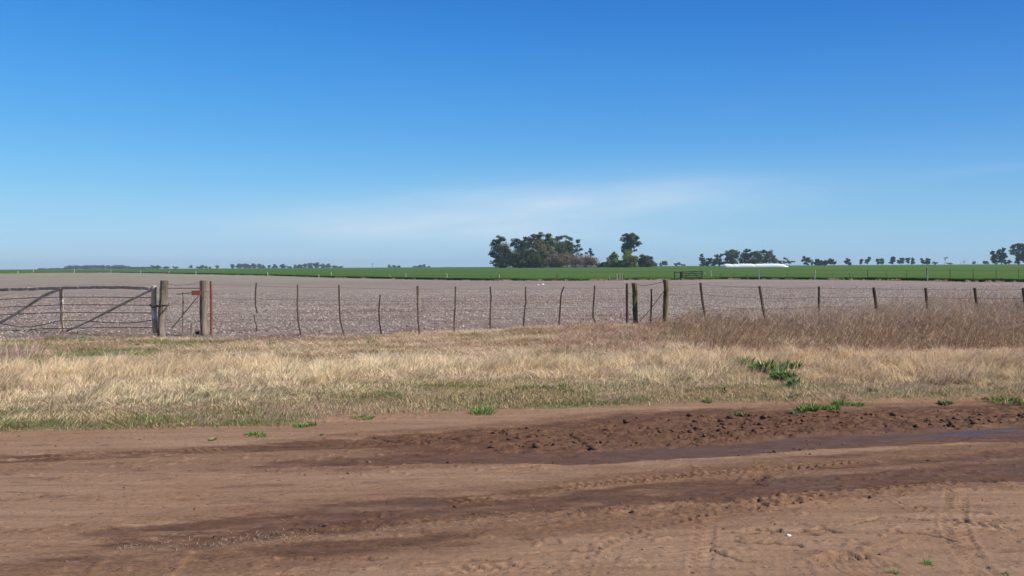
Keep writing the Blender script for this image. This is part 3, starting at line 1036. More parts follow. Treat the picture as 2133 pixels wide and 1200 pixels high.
u, v = scatter(120000, 6.2, 24, 14.6, 23.2)
x, y = xy(u, v)
px, py = proj(x, y, verge_z(u, v))
q = fbm(u * 1.1, v * 1.1, 151, 4)
lo = row(px, [(1340, 715), (1400, 728), (1600, 745), (2133, 752), (2500, 752)]) + 26 * (fbm(u * 1.3, v * .6, 155, 3) - .45)
dens = sstep(1330, 1460, px + 60 * (q - .5)) * sstep(lo + 4, lo - 6, py + 12 * (q - .5)) * (v < vfield(u) + .1)
dens *= (.35 + .65 * sstep(.38, .55, q)) * (1 - .35 * sstep(690, 680, py) * sstep(1950, 1800, px))
k = rng.random(len(u)) < dens * .26
u, v = u[k], v[k]
hm = 0.16 + .16 * sstep(9, 15, u)
cat, c = stalks(u, v, .12, .34, (.34, .232, .145), 6, .6, 8)
n0 = len(u)
hs_ = np.tile(1 + 1.0 * sstep(12, 17, u) * sstep(17.5, 20.5, v), 7)
un = np.tile(.45 + 1.3 * sstep(.3, .7, fbm(u * 1.8, v * 1.8, 153, 3)), 7)
cat[2] = np.concatenate([cat[2][:n0], verge_z(np.tile(u, 6), np.tile(v, 6)) + (cat[2][n0:] - verge_z(np.tile(u, 6), np.tile(v, 6))) * un[n0:] * hs_[n0:]])
cat[3] = cat[3] * un * np.concatenate([hs_[:n0], np.repeat(1.0, len(cat[3]) - n0)])
o = link('tall_weeds', blades('tall_weeds', *cat, c, rs=4), M_BLADE)
tag(o, 'tall grey brown dead weeds leaning in front of the right fence', 'weeds', kind='stuff')
print('weeds', n0)
# taller plumes among them
u, v = scatter(4200, 8.5, 24, 17.5, 23.0)
x, y = xy(u, v)
px, py = proj(x, y, verge_z(u, v))
k = (px > 1480) & (rng.random(len(u)) < sstep(1450, 1950, px) * .8 + .1) & (v < vfield(u))
u, v = u[k], v[k]
cat, c = stalks(u, v, .35, .70, (.44, .33, .24), 9, .75, 9)
o = link('grass_plumes', blades('grass_plumes', *cat, c, rs=5), M_BLADE)
tag(o, 'wispy taller dry stems bending above the dead weeds', 'weeds', kind='stuff')

# 5. straw residue on the stubble field
u, v = scatter(420000, -42, 52, 21.5, 62)
x, y = xy(u, v)
k = (np.abs(x) < y * .64 + 1.5) & (v > vfield(u) + .1) & (rng.random(len(u)) < sstep(75, 24, v) * .9 + .1)
q2 = fbm(u * 1.6, v * 2.2, 161, 3)
k &= rng.random(len(u)) < (.25 + .75 * sstep(.38, .56, q2))
u, v, x, y = u[k], v[k], x[k], y[k]
n = len(u)
z = terrain(x, y) + .02 + .05 * (fbm(u * 0.9, v * 0.9, 101, 3) - 0.5) * sstep(0, 2, v - vfield(u))
c = jit((.58, .50, .42), n, .25)
m_ = rng.random(n) < .35
c[m_] = jit((.20, .145, .125), m_.sum(), .25)
L = rng.uniform(.04, .14, n)
up = rng.uniform(.008, .045, n)
o = link('crop_residue', blades('crop_residue', x, y, z, up, L / up, rng.normal(0.17, 1.1, n) + np.pi * (rng.random(n) < .5), rng.uniform(.014, .034, n), c, rs=6), M_BLADE)
tag(o, 'pale broken stalks scattered over the stubble field', 'crop residue', kind='stuff')
print('residue', n)

# 6. leaf fringe of the green crop and dry tufts at its foot
n = 60000
sp = rng.uniform(-120, 2260, n)
fx, fy, fz = G(sp, edge_y(sp))
fr = np.hypot(fx, fy)
off = rng.exponential(1.6, n) - .15
x, y = fx * (fr + off) / fr, fy * (fr + off) / fr
z = terrain(x, y)
q = fbm(x * .6, y * .6, 171, 3)
h = rng.uniform(.22, .36, n) * (.75 + .5 * q)
c = jit((.045, .105, .026), n, .25)
o = link('crop_fringe', blades('crop_fringe', x, y, z, h, rng.uniform(0, .5, n), rng.uniform(0, 6.28, n), rng.uniform(.03, .06, n), c, rs=10), M_BLADE)
tag(o, 'leafy front edge of the green crop behind the stubble', 'crop', kind='stuff')
n = 16000
sp = rng.uniform(-120, 2260, n)
k = rng.random(n) < .35 + .65 * sstep(.45, .62, vn(sp / 22, sp * 0, 173)) * sstep(300, 900, sp)
sp = sp[k]
n = len(sp)
fx, fy, fz = G(sp, edge_y(sp))
fr = np.hypot(fx, fy)
off = -rng.uniform(0, 2.4, n)
x, y = fx * (fr + off) / fr, fy * (fr + off) / fr
tuft = sstep(.4, .8, vn(sp / 9, sp * 0, 175))
h = rng.uniform(.05, .20, n) * (.4 + 1.0 * tuft)
c = jit((.46, .36, .245), n, .2)
m_ = rng.random(n) < .25
c[m_] = jit((.36, .20, .14), m_.sum(), .2)
o = link('field_margin_grass', blades('field_margin_grass', x, y, terrain(x, y), h, rng.uniform(.2, 1.2, n), rng.uniform(0, 6.28, n), rng.uniform(.03, .07, n), c, rs=11), M_BLADE)
tag(o, 'dry tufts along the foot of the green crop', 'dry grass', kind='stuff')


# 7. loose straw and small clods on the road
def strawbits(name, bands_, n, label, colr, Lr, wr, rs, upr=(.003, .012)):
    us, vs = [], []
    for (px0, py0, px1, py1, thick, m) in bands_:
        s = rng.random(m)
        a = px0 + (px1 - px0) * s
        b = py0 + (py1 - py0) * s + rng.normal(0, thick, m)
        x, y, _ = G(a, b, 0.0)
        uu, vv = uv(x, y)
        us.append(uu)
        vs.append(vv)
    u, v = np.concatenate(us), np.concatenate(vs)
    k = v < road_edge(u)
    u, v = u[k], v[k]
    x, y = xy(u, v)
    z = road_z(u, v) + .003
    L = rng.uniform(*Lr, len(u))
    up = rng.uniform(*upr, len(u))
    o = link(name, blades(name, x, y, z, up, L / up, rng.uniform(0, 6.28, len(u)), rng.uniform(*wr, len(u)), jit(colr, len(u), .2), rs=rs), M_BLADE)
    return tag(o, label, 'straw', kind='stuff')


strawbits('loose_straw', [(240, 1140, 700, 1108, 7, 420), (450, 1130, 620, 1115, 9, 160), (700, 1112, 1000, 1090, 6, 160), (0, 1000, 2133, 960, 60, 70), (0, 1120, 2133, 1120, 40, 60), (1100, 1180, 2100, 1150, 20, 50), (800, 930, 1500, 900, 20, 60), (1000, 1075, 1500, 1050, 8, 120)], 0,
          'loose pale straw scattered along the wet wheel track', (.46, .36, .25), (.015, .065), (.002, .0035), 20, (.001, .014))


def clods(name, u, v, r, m, label):
    x, y = xy(u, v)
    z = road_z(u, v)
    n = len(u)
    base = np.array([(1, 0, 0), (-1, 0, 0), (0, 1, 0), (0, -1, 0), (0, 0, 1), (0, 0, -.6)], float)
    tri = np.array([(0, 2, 4), (2, 1, 4), (1, 3, 4), (3, 0, 4), (2, 0, 5), (1, 2, 5), (3, 1, 5), (0, 3, 5)])
    mid = {}
    vs = [b / np.linalg.norm(b) for b in base]
    t2 = []
    for a, b, c in tri:
        def md(i, j):
            k = (min(i, j), max(i, j))
            if k not in mid:
                p = vs[i] + vs[j]
                mid[k] = len(vs)
                vs.append(p / np.linalg.norm(p))
            return mid[k]
        ab, bc, ca = md(a, b), md(b, c), md(c, a)
        t2 += [(a, ab, ca), (ab, b, bc), (ca, bc, c), (ab, bc, ca)]
    vs = np.array(vs)
    t2 = np.array(t2)
    W = vs[None] * rng.uniform(.65, 1.3, (n, len(vs), 1)) * r[:, None, None] * np.stack([rng.uniform(.8, 1.6, n), rng.uniform(.8, 1.4, n), rng.uniform(.5, .9, n)], -1)[:, None]
    W += np.stack([x, y, z + r * .25], -1)[:, None]
    idx = (np.arange(n)[:, None, None] * len(vs) + t2[None]).reshape(-1)
    N = n * len(t2)
    o = link(name, npmesh(name, W.reshape(-1, 3), np.full(N, 3, np.int32), idx, False, None, {'wet': np.repeat(np.clip(W1(u, v) + W2(u, v) + W1b(u, v), 0, 1) * .9 + .1 * rng.random(n), len(vs)), 'crust': np.zeros(n * len(vs)), 'silt': np.zeros(n * len(vs)), 'moist': np.full(n * len(vs), .6), 'crack_shade': np.zeros(n * len(vs))}), m)
    return tag(o, label, 'soil', kind='stuff')


cu_, cv_ = scatter(90000, -5, 12, 4.1, 9.6)
dn = CH1(cu_, cv_) * (1 - .85 * SILT(cu_, cv_)) * .10 * sstep(.40, .62, fbm(cu_ * 1.6, cv_ * 4, 183, 3)) + CH2(cu_, cv_) * .09 + CR2(cu_, cv_) * .05 + .0035 + .02 * sstep(.6, .7, fbm(cu_ * .9, cv_ * 3, 181, 3))
k = rng.random(len(cu_)) < dn
cu_, cv_ = cu_[k], cv_[k]
rr = rng.exponential(.0065, len(cu_)) + .004
rr = np.minimum(rr, .030) * (.55 + .7 * CH1(cu_, cv_))
clods('mud_clods', cu_, cv_, rr, M_ROAD, 'small dark clods of mud along the ruts')
print('clods', len(cu_))


# ------------------------------------------------------------------ single plants
def plant(pxc, pyc, wpx, hpx, col, n, label, leafw=.012, cat='weed', on_road=False, name='weed', spread=.9, group=None):
    x0, y0, _ = G(pxc, pyc, 0.02)
    u0, v0 = uv(x0, y0)
    z0 = float(road_z(np.array([u0]), np.array([v0]))[0]) if v0 < road_edge(np.array([u0]))[0] else float(verge_z(np.array([u0]), np.array([v0]))[0])
    sc = y0 / F
    R_ = wpx * sc * .5
    hh_ = hpx * sc * (.68 if pyc > 815 and hpx > 15 else 1)
    rg = np.random.default_rng(int(pxc * 7 + pyc))
    if n > 150 and 1540 < pxc < 1660 and pyc < 815:
        n, wpx, hpx, leafw, col = n * 2, wpx * 1.35, hpx * 1.35, leafw * 1.5, (.085, .175, .040)
        R_, hh_ = wpx * sc * .5, hpx * sc
    n = int(n * .75)
    nsub = max(1, min(7, n // 45))
    sub = rg.normal(0, .42 if nsub > 1 else 0, (nsub, 2)) * (1.0, .7)
    si_ = rg.integers(0, nsub, n)
    ss_ = rg.uniform(.45, 1.0, nsub)[si_]
    a = rg.uniform(0, 6.28, n)
    r = .42 * np.sqrt(rg.random(n)) * ss_
    x = (sub[si_, 0] + np.cos(a) * r) * R_
    y = (sub[si_, 1] + np.sin(a) * r) * R_ * 1.3
    z = np.zeros(n)
    h = hh_ * rg.uniform(.2, 1.0, n) * ss_ * .85
    ln = (R_ * .40 / h) * rg.uniform(.1, 1.3, n) * spread
    ln = np.minimum(ln, 3.5)
    if col not in (GRN, GRN2):
        col = tuple(min(.6, q_ * 1.5) for q_ in col)
    c = np.tile(np.array(col, float), (n, 1)) * rg.normal(1, .35, (n, 1)).clip(.35, 1.8) * rg.normal(1, .08, (n, 3))
    m_ = rg.random(n) < .22
    c[m_] = np.array((.50, .42, .24)) * rg.normal(1, .2, (m_.sum(), 1))
    me = blades(name, x, y, z, h, ln, a + rg.normal(0, .6, n), rg.uniform(.6, 1.4, n) * leafw, c, rs=int(pxc))
    o = link(name, me, M_BLADE)
    o.location = (x0, y0, z0)
    return tag(o, label, cat, group)


GRN = (.095, .175, .055)
GRN2 = (.18, .245, .085)
PLANTS = [
    (1562, 778, 38, 26, GRN, 260, 'upper left clump of the broad green weed patch in straw grass', .026),
    (1600, 786, 52, 30, GRN, 420, 'largest dark green clump in the middle of the weed patch', .028),
    (1642, 778, 34, 20, GRN2, 160, 'thin light green clump above the right of the weed patch', .018),
    (1628, 800, 40, 24, GRN, 260, 'lower green clump of the weed patch, right of its middle', .026),
    (1650, 812, 24, 20, (.05, .12, .035), 160, 'small lowest green plant at the end of the weed patch', .026),
    (1511, 822, 22, 24, (.045, .10, .04), 150, 'small dark bluish green plant left of the weed patch', .022),
    (1474, 838, 30, 26, GRN2, 240, 'spiky green tuft leftmost beside the muddy track', .012),
    (1552, 856, 30, 20, GRN2, 200, 'green tuft standing closest to the mud under the weed patch', .010),
    (1648, 852, 50, 18, GRN2, 260, 'low light green tuft left of the thick bright green tuft', .010),
    (1697, 850, 62, 32, (.06, .16, .02), 700, 'thick bright green grass tuft at the edge of the mud', .011),
    (1662, 834, 30, 18, GRN2, 160, 'faint green tuft behind the thick bright green tuft', .010),
    (1746, 838, 36, 20, (.07, .16, .03), 320, 'round green tuft just right of the thick bright green tuft', .010),
    (1786, 842, 50, 18, (.075, .15, .03), 320, 'flat wide green tuft farthest right on the bare bank', .010),
    (1812, 826, 26, 24, (.09, .12, .04), 140, 'small olive plant growing above the flat wide tuft', .012),
    (1960, 838, 50, 22, (.10, .13, .06), 200, 'greyish green leafy weed below the tangled twigs', .024),
    (1972, 796, 34, 18, (.09, .15, .06), 140, 'green weed in tall straw below the tangled twigs', .022),
    (2095, 832, 110, 30, (.07, .13, .03), 700, 'wide low green clump at the right edge by the road', .012),
    (533, 902, 46, 16, (.07, .17, .02), 420, 'bright green tuft alone on the left part of the road edge', .009),
    (443, 912, 40, 18, (.20, .24, .13), 60, 'pale grey green thistle rosette on the bare road', .016),
    (670, 903, 16, 8, (.10, .18, .05), 60, 'tiny green sprout right of the bright green tuft', .008),
    (293, 912, 16, 5, (.12, .17, .05), 50, 'tiny flat sprout on bare soil at left', .008),
    (1002, 856, 70, 26, (.085, .18, .035), 420, 'fresh green tuft on the road edge in the middle', .010),
    (640, 886, 50, 14, (.09, .17, .04), 240, 'low green patch of grass above the tiny sprout', .009),
    (765, 868, 60, 18, (.12, .17, .05), 240, 'dull green patch of grass left of the fresh green tuft', .010),
    (1165, 815, 60, 24, (.13, .18, .06), 240, 'green weeds on the right of the small brown mound', .010),
    (1932, 1168, 50, 26, (.14, .22, .06), 60, 'sparse grass seedling in tyre tracks at lower right', .006),
    (1862, 1186, 56, 24, (.13, .20, .06), 80, 'sparse spreading grass seedling at the bottom edge', .006),
    (2095, 1188, 40, 18, (.14, .20, .06), 50, 'small grass seedling in the bottom right corner', .006),
    (2048, 1152, 30, 20, (.10, .12, .06), 30, 'single dark forked sprig on the tyre track', .006),
    (565, 722, 34, 14, (.13, .18, .06), 160, 'green tuft in hay right of the rusty iron post', .014),
    (230, 742, 60, 12, (.11, .17, .05), 300, 'low green weeds in hay in front of the timber gate', .014),
    (122, 742, 26, 20, (.16, .20, .08), 120, 'upright green weed in front of the gate near the left bush', .012),
    (780, 714, 40, 12, (.15, .19, .08), 160, 'faint green tuft in hay below the short bent stake', .014),
    (1075, 704, 30, 12, (.15, .18, .07), 120, 'green tuft in hay beside the middle of the stake fence', .014),
    (1262, 722, 44, 16, (.10, .14, .045), 220, 'green weeds in brown tangle left of the mossy post', .014),
    (1310, 712, 40, 14, (.10, .14, .045), 200, 'green weeds in brown tangle below the mossy post', .014),
    (1400, 704, 56, 16, (.10, .14, .045), 260, 'green weeds at the foot of the tallest wooden post', .014),
]
for p in PLANTS:
    plant(*p[:7], leafw=p[7])

# dry bushes
plant(20, 752, 150, 62, (.36, .27, .21), 1500, 'dead grey brown bush at the left edge below the gate', .009, 'bush', name='dry_bush', spread=1.0)
plant(1998, 808, 110, 58, (.34, .25, .18), 800, 'tangle of brown twigs among the straw grass at right', .008, 'bush', name='twig_tangle', spread=1.3)
plant(1395 - 60, 716, 60, 28, (.24, .15, .11), 450, 'dark red brown tangle of dead stems below the mossy post', .009, 'bush', name='twig_tangle', spread=1.3)
plant(1205, 720, 80, 26, (.30, .19, .14), 400, 'low brown heap of dead stems left of the slim dark post', .009, 'bush', name='twig_tangle', spread=1.3)


# ------------------------------------------------------------------ near fence
def gz(x, y):
    u_, v_ = uv(np.array([x]), np.array([y]))
    return float(verge_z(u_, v_)[0])


def path(pts, Y):
    return [at(a, b, Y) for a, b in pts]


def wpx(p, Y):
    return p * Y / F


def post(name, pts, wpx_, m, label, n=10, cat='post', wob=.08, group=None, cap=True, sink=.25, taper=1.0):
    """a round post following a line of picture points from top to foot"""
    fx, fy, _ = G(pts[-1][0], pts[-1][1], 0.0)
    Y = float(fy)
    ps = path(pts, Y)
    ps.append(ps[-1] + Vector((0, 0, -sink)))
    fine = []
    for i in range(len(ps) - 1):
        k = 4 if n > 6 else 2
        for j in range(k):
            fine.append(ps[i].lerp(ps[i + 1], j / k))
    fine.append(ps[-1])
    r0 = wpx(wpx_, Y) * .5
    rad = [r0 * (taper + (1 - taper) * i / len(fine)) for i in range(len(fine))]
    if n > 6:
        fine.insert(0, fine[0] + Vector((0, 0, r0 * .15)))
        rad.insert(0, rad[0] * .82)
    b = ps[-2]
    o = MB().tube(fine, rad, n, seed=int(pts[0][0]), wob=wob).build_top(name, m, b, smooth=False)
    return tag(o, label, cat, group), Y


post_a, YA = post('wooden_post', [(342, 585), (341, 610), (338, 650), (335, 680), (337, 702)], 16, M_GREY_WOOD, 'thick grey wooden post that the timber gate is chained to', 12)
post_b, YB = post('wooden_post', [(424, 585), (424, 640), (425, 700)], 15.5, M_GREY_WOOD, 'thick grey wooden post beside the rusty iron post', 12)
post('iron_post', [(439, 586), (440, 640), (440, 698)], 5, M_RUST, 'slim red rusty iron post right of a thick grey post', 6, wob=.03)
post('slim_post', [(1306, 591), (1306, 640), (1307, 685)], 5.5, M_DARK_WOOD, 'slim dark wooden post left of the mossy post', 7, wob=.06)
post_c, YC = post('mossy_post', [(1321, 590), (1323, 610), (1323, 640), (1324, 660), (1324, 684)], 11, M_MOSS_WOOD, 'knotty mossy wooden post in the middle of the fence', 12, wob=.14)
post_d, YD = post('tall_wooden_post', [(1386, 583), (1388, 600), (1386, 640), (1385, 686)], 10.5, M_MOSS_WOOD, 'tallest wooden post right of a diagonal brace wire', 12, wob=.12)
post('stake', [(1357, 602), (1357, 620), (1356, 650), (1355, 685)], 3.5, M_DARK_WOOD, 'thin dark stake between the mossy and the tallest post', 6, wob=.15)
post('stake', [(381, 609), (382, 630), (381, 660), (380, 700)], 3, M_GREY_WOOD, 'thin pale stick under the red plate between two thick posts', 6, wob=.2)
post('stake', [(399, 673), (399, 688), (399, 703)], 4, M_GREY_WOOD, 'short stub of wood at the foot of the thick post by the iron post', 6, wob=.1)
plant(409, 698, 14, 14, (.03, .025, .022), 120, 'small dark dead tuft against the foot of a thick grey post', .014, 'tuft', name='dead_tuft')

# brace between the two thick posts
YM = (YA + YB) / 2
br = empty('post_brace', at(385, 650, YM), 'rusty top bar, red plate and diagonal rod between two thick posts', 'brace')
r_ = wpx(1, YM)
MB().tube([at(347, 600.5, YM), at(418, 600.5, YM)], r_ * 1.1, 6).build('cross_bar', M_RUST, br)
mbp = MB()
mbp.beam(at(399, 610.5, YM - .1), at(417, 609.5, YM - .1), .02, r_ * 9.5, seg=3, wob=.03)
mbp.build('plate', M_RUST_RED, br)
MB().tube([at(368, 613, YM - .1), at(385, 611.5, YM - .1), at(400, 610, YM - .1)], r_ * .9, 6).build('latch_bar', M_DARK_IRON, br)
MB().tube([at(414, 615, YM), at(385, 651, YM), at(358, 684, YM)], r_ * .9, 6, wob=.1).build('brace_rod', M_WIRE, br)
MB().tube([at(347, 590, YM), at(365, 594.5, YM), at(395, 593, YM), at(418, 588, YM)], .004, 5).build('wire', M_WIRE, br)
MB().tube([at(417, 607, YB - .18), at(432, 607.5, YB - .18), at(441, 609, YB - .05)], .005, 5).build('wire', M_WIRE, br)

# the long timber gate on the left
fxg, fyg, _ = G(128, 692, 0.0)
YG0 = float(fyg)
YG1 = YA + .05


def gp(px, py):
    t_ = (px - 128) / (327 - 128)
    return at(px, py, YG0 + (YG1 - YG0) * t_)


gate = empty('field_gate', gp(200, 695), 'long weathered timber gate strung with wires at the left', 'gate')
mb = MB()
tp = [(-330, 607), (-120, 604), (-5, 603.5), (60, 602.5), (128, 600), (200, 598.5), (260, 599), (323, 602)]
for i in range(len(tp) - 1):
    mb.beam(gp(*tp[i]), gp(tp[i + 1][0] + .4, tp[i + 1][1]), .06, wpx(6.4, 22), seg=6, seed=i, wob=.09)
mb.build('top_rail', M_LICHEN_WOOD, gate)
mb = MB().tube([gp(321, 595), gp(320, 620), gp(321, 650), gp(323, 694)], [wpx(5.2, 22)] * 4, 9, seed=4, wob=.12)
mb.build('end_stile', M_LICHEN_BRACE, gate)
MB().tube([gp(127, 597), gp(128, 630), gp(129, 665), gp(131, 680), gp(130, 690)], [wpx(4, 22), wpx(4, 22), wpx(3.6, 22), wpx(2.2, 22), wpx(1.4, 22)], 8, seed=5, wob=.12).build('middle_stile', M_LICHEN_WOOD, gate)
MB().tube([gp(-170, 600), gp(-170, 695)], wpx(4, 22), 8, seed=6, wob=.1).build('middle_stile', M_LICHEN_WOOD, gate)
MB().tube([gp(137, 691), gp(190, 667), gp(232, 645), gp(270, 626), gp(314, 605)], [wpx(2.6, 22)] * 5, 8, seed=7, wob=.2).build('brace', M_LICHEN_BRACE, gate)
MB().tube([gp(-160, 740), gp(-60, 700), gp(0, 672), gp(30, 656), gp(60, 636), gp(90, 617), gp(124, 603)], [wpx(3.2, 22)] * 7, 8, seed=8, wob=.22).build('brace', M_LICHEN_BRACE, gate)
for row_ in ([(-300, 630), (0, 624), (70, 620), (128, 619), (225, 619), (318, 620)],
             [(-300, 646), (0, 640), (60, 638), (128, 635), (225, 635), (318, 636)],
             [(-300, 660), (0, 656), (70, 653), (128, 651), (225, 651.5), (318, 652)],
             [(-300, 668), (0, 674), (40, 681), (65, 681), (100, 674), (125, 668), (170, 668), (220, 672), (260, 673), (290, 671), (318, 667)],
             [(-300, 690), (0, 689), (55, 688), (80, 685), (128, 684), (180, 683), (225, 682), (318, 682.5)]):
    MB().tube([gp(*p) for p in row_], wpx(.85, 22), 5).build('wire', M_WIRE, gate)
mb = MB()
cp = [gp(315, 634) + Vector((0, -.09, 0)), gp(320, 640) + Vector((0, -.10, 0)), gp(333, 637.5) + Vector((0, -.16, 0)), gp(349, 636) + Vector((0, -.13, 0)), gp(352, 636) + Vector((0, .0, 0)), gp(345, 637) + Vector((0, .14, 0)), gp(328, 638) + Vector((0, .12, 0)), gp(315, 635) + Vector((0, .02, 0))]
mb.tube(cp, wpx(1.4, 22), 6, wob=.25)
mb.build('chain', M_DARK_IRON, gate)

# wire fence with droppers between the iron post and the slim dark post
DROPS = [
    [(534, 589), (532, 610), (532, 635), (536, 652)],
    [(620, 593), (619.5, 640), (621, 670), (627, 701)],
    [(706, 594), (707, 640), (709, 668), (717, 699)],
    [(792, 614), (789, 645), (790, 670), (795, 699)],
    [(870, 597), (870, 640), (871, 670), (874, 701)],
    [(949, 597), (948, 640), (946, 670), (946, 697)],
    [(1021, 597), (1023, 620), (1021, 655), (1021, 693)],
    [(1095, 597), (1095, 630), (1092, 655), (1090, 683)],
    [(1175, 597), (1169, 612), (1167, 640), (1164, 684)],
    [(1239, 595), (1237, 625), (1235, 660), (1244, 682)],
]
fence1 = empty('stake_fence', G(870, 700, 0.0), 'wire fence hung with thin crooked stakes between gate and mossy post', 'fence')


def yfoot(px, py):
    return float(G(px, py, 0.0)[1])


def drop(pts, w_, parent, m=M_DARK_WOOD, sd=0, label=None, foot=None):
    Y = yfoot(*(foot or pts[-1]))
    ps = path(pts, Y)
    if not foot:
        ps.append(ps[-1] + Vector((0, 0, -.12)))
    f = []
    for i in range(len(ps) - 1):
        for j in range(3):
            f.append(ps[i].lerp(ps[i + 1], j / 3))
    f.append(ps[-1])
    o = MB().tube(f, wpx(w_, Y) * .5, 6, seed=sd, wob=.14).build('stake', m, parent)
    if label:
        o['label'] = label
    return Y


ys = []
for i, d in enumerate(DROPS):
    ys.append(drop(d, 3.1, fence1, sd=i, foot=(536, 694) if i == 0 else None))
drop([(529, 655), (531, 668), (535, 680), (534, 692)], 2.6, fence1, sd=31, label='lower half of the broken stake')
drop([(870, 596), (870, 607), (870, 614)], 5.0, fence1, sd=32, foot=(874, 701), label='short batten bound to the top of a stake')
drop([(606, 671), (603, 679)], 2.0, fence1, sd=33, foot=(606, 697), label='loose twig caught in the wires')
fpx = np.array([439] + [d[1][0] for d in DROPS] + [1307], float)
fy_ = np.array([YB] + ys + [yfoot(1307, 685)], float)


def ywire(p):
    return float(np.interp(p, fpx, fy_))


tops = [(441, 591), (534, 593), (620, 596), (707, 597), (792, 599), (870, 600), (949, 600), (1021, 600.5), (1095, 600), (1172, 600), (1239, 599), (1306, 598)]
feet = [(441, 690), (534, 690), (620, 692), (707, 692), (792, 692), (870, 692), (949, 690), (1021, 686), (1095, 680), (1172, 678), (1239, 678), (1306, 678)]
for k, f in enumerate((0.02, .30, .52, .74)):
    pts = []
    for i in range(len(tops)):
        a, b = tops[i], feet[i]
        pts.append(at(a[0], a[1] + (b[1] - a[1]) * f, ywire(a[0])))
    fine = []
    for i in range(len(pts) - 1):
        for j in range(4):
            p = pts[i].lerp(pts[i + 1], j / 4)
            p.z -= .012 * math.sin(math.pi * j / 4)
            fine.append(p)
    fine.append(pts[-1])
    MB().tube(fine, .0022, 4).build('wire', M_WIRE, fence1)

# short panel with brace wire between mossy post and tallest post
panel = empty('brace_wires', at(1355, 680, YC), 'slack top wire and diagonal brace wire between two mossy posts', 'wire')
MB().tube([at(1323, 592, YC), at(1340, 595, YC), at(1360, 592.5, YD), at(1386, 586, YD)], .007, 5).build('wire', M_WIRE, panel)
MB().tube([at(1384, 605, YD), at(1358, 640, (YC + YD) / 2), at(1326, 678, YC)], .008, 5).build('brace_wire', M_WIRE, panel)
for (a, b) in ((611, 612), (665, 666)):
    MB().tube([at(1306, a, yfoot(1307, 685)), at(1323, b, YC)], .008, 5).build('wire', M_WIRE, panel)

# right fence
RPOSTS = [
    ([(1459, 589), (1463, 625), (1471, 674)], 5, (1471, 676)),
    ([(1582, 596), (1589, 640), (1598, 684)], 5.5, (1598, 686)),
    ([(1706, 597), (1706, 630), (1706, 672)], 4.5, (1706, 684)),
    ([(1820, 599), (1824, 630), (1829, 664)], 6, (1829, 684)),
    ([(1928, 600), (1931, 630), (1936, 665)], 5.5, (1936, 684)),
    ([(2030, 600), (2034, 630), (2039, 672)], 5.5, (2039, 684)),
    ([(2131, 600), (2134, 630), (2138, 672)], 5.5, (2138, 684)),
    ([(2232, 601), (2234, 672)], 5.5, (2236, 684)),
    ([(2330, 601), (2332, 672)], 5.5, (2336, 684)),
]
fence2 = empty('post_fence', G(1800, 684, 0.0), 'wire fence of dark leaning posts behind the tall weeds at right', 'fence')
ry, rt = [], []
for i, (pts, w_, foot) in enumerate(RPOSTS):
    Y = yfoot(*foot)
    ry.append(Y)
    ps = path(pts + [foot], Y)
    ps[-1].z -= .2
    f = []
    for a in range(len(ps) - 1):
        for j in range(3):
            f.append(ps[a].lerp(ps[a + 1], j / 3))
    f.append(ps[-1])
    MB().tube(f, wpx(w_, Y) * .5, 7, seed=50 + i, wob=.10).build('post', M_DARK_WOOD, fence2)
    rt.append((pts, Y))
o = MB().tube([at(2028, 650, ry[5]), at(2022, 684, ry[5])], .018, 6, wob=.2).build('stay', M_DARK_WOOD, fence2)
for f_ in (.03, .25, .48, .70):
    pts = [at(1386, 590 + f_ * 92, YD)]
    for (pp, Y) in rt:
        a, b = pp[0], pp[-1]
        yy = a[1] + (b[1] - a[1] + 12) * f_
        pts.append(at(a[0] + (b[0] - a[0]) * f_, yy, Y - .03))
    fine = []
    for i in range(len(pts) - 1):
        for j in range(4):
            p = pts[i].lerp(pts[i + 1], j / 4)
            p.z -= .02 * math.sin(math.pi * j / 4)
            fine.append(p)
    fine.append(pts[-1])
    MB().tube(fine, .0038, 4).build('wire', M_WIRE, fence2)

# ------------------------------------------------------------------ far fence at the crop's edge
ff = empty('far_fence', G(1500, 583), 'distant fence of pale posts along the front of the green crop', 'fence')


def fpost(px0, top, bot, w_, m, lean=0.0, nm='post'):
    x, y, z = G(px0, min(bot, float(edge_y(px0)) + .6))
    Y = float(y) - .6
    a, b = at(px0 - lean, top, Y), at(px0, bot, Y)
    MB().tube([a, a.lerp(b, .5), b], max(wpx(w_, Y) * .5, .02), 6, seed=int(px0), wob=.1).build(nm, m, ff)


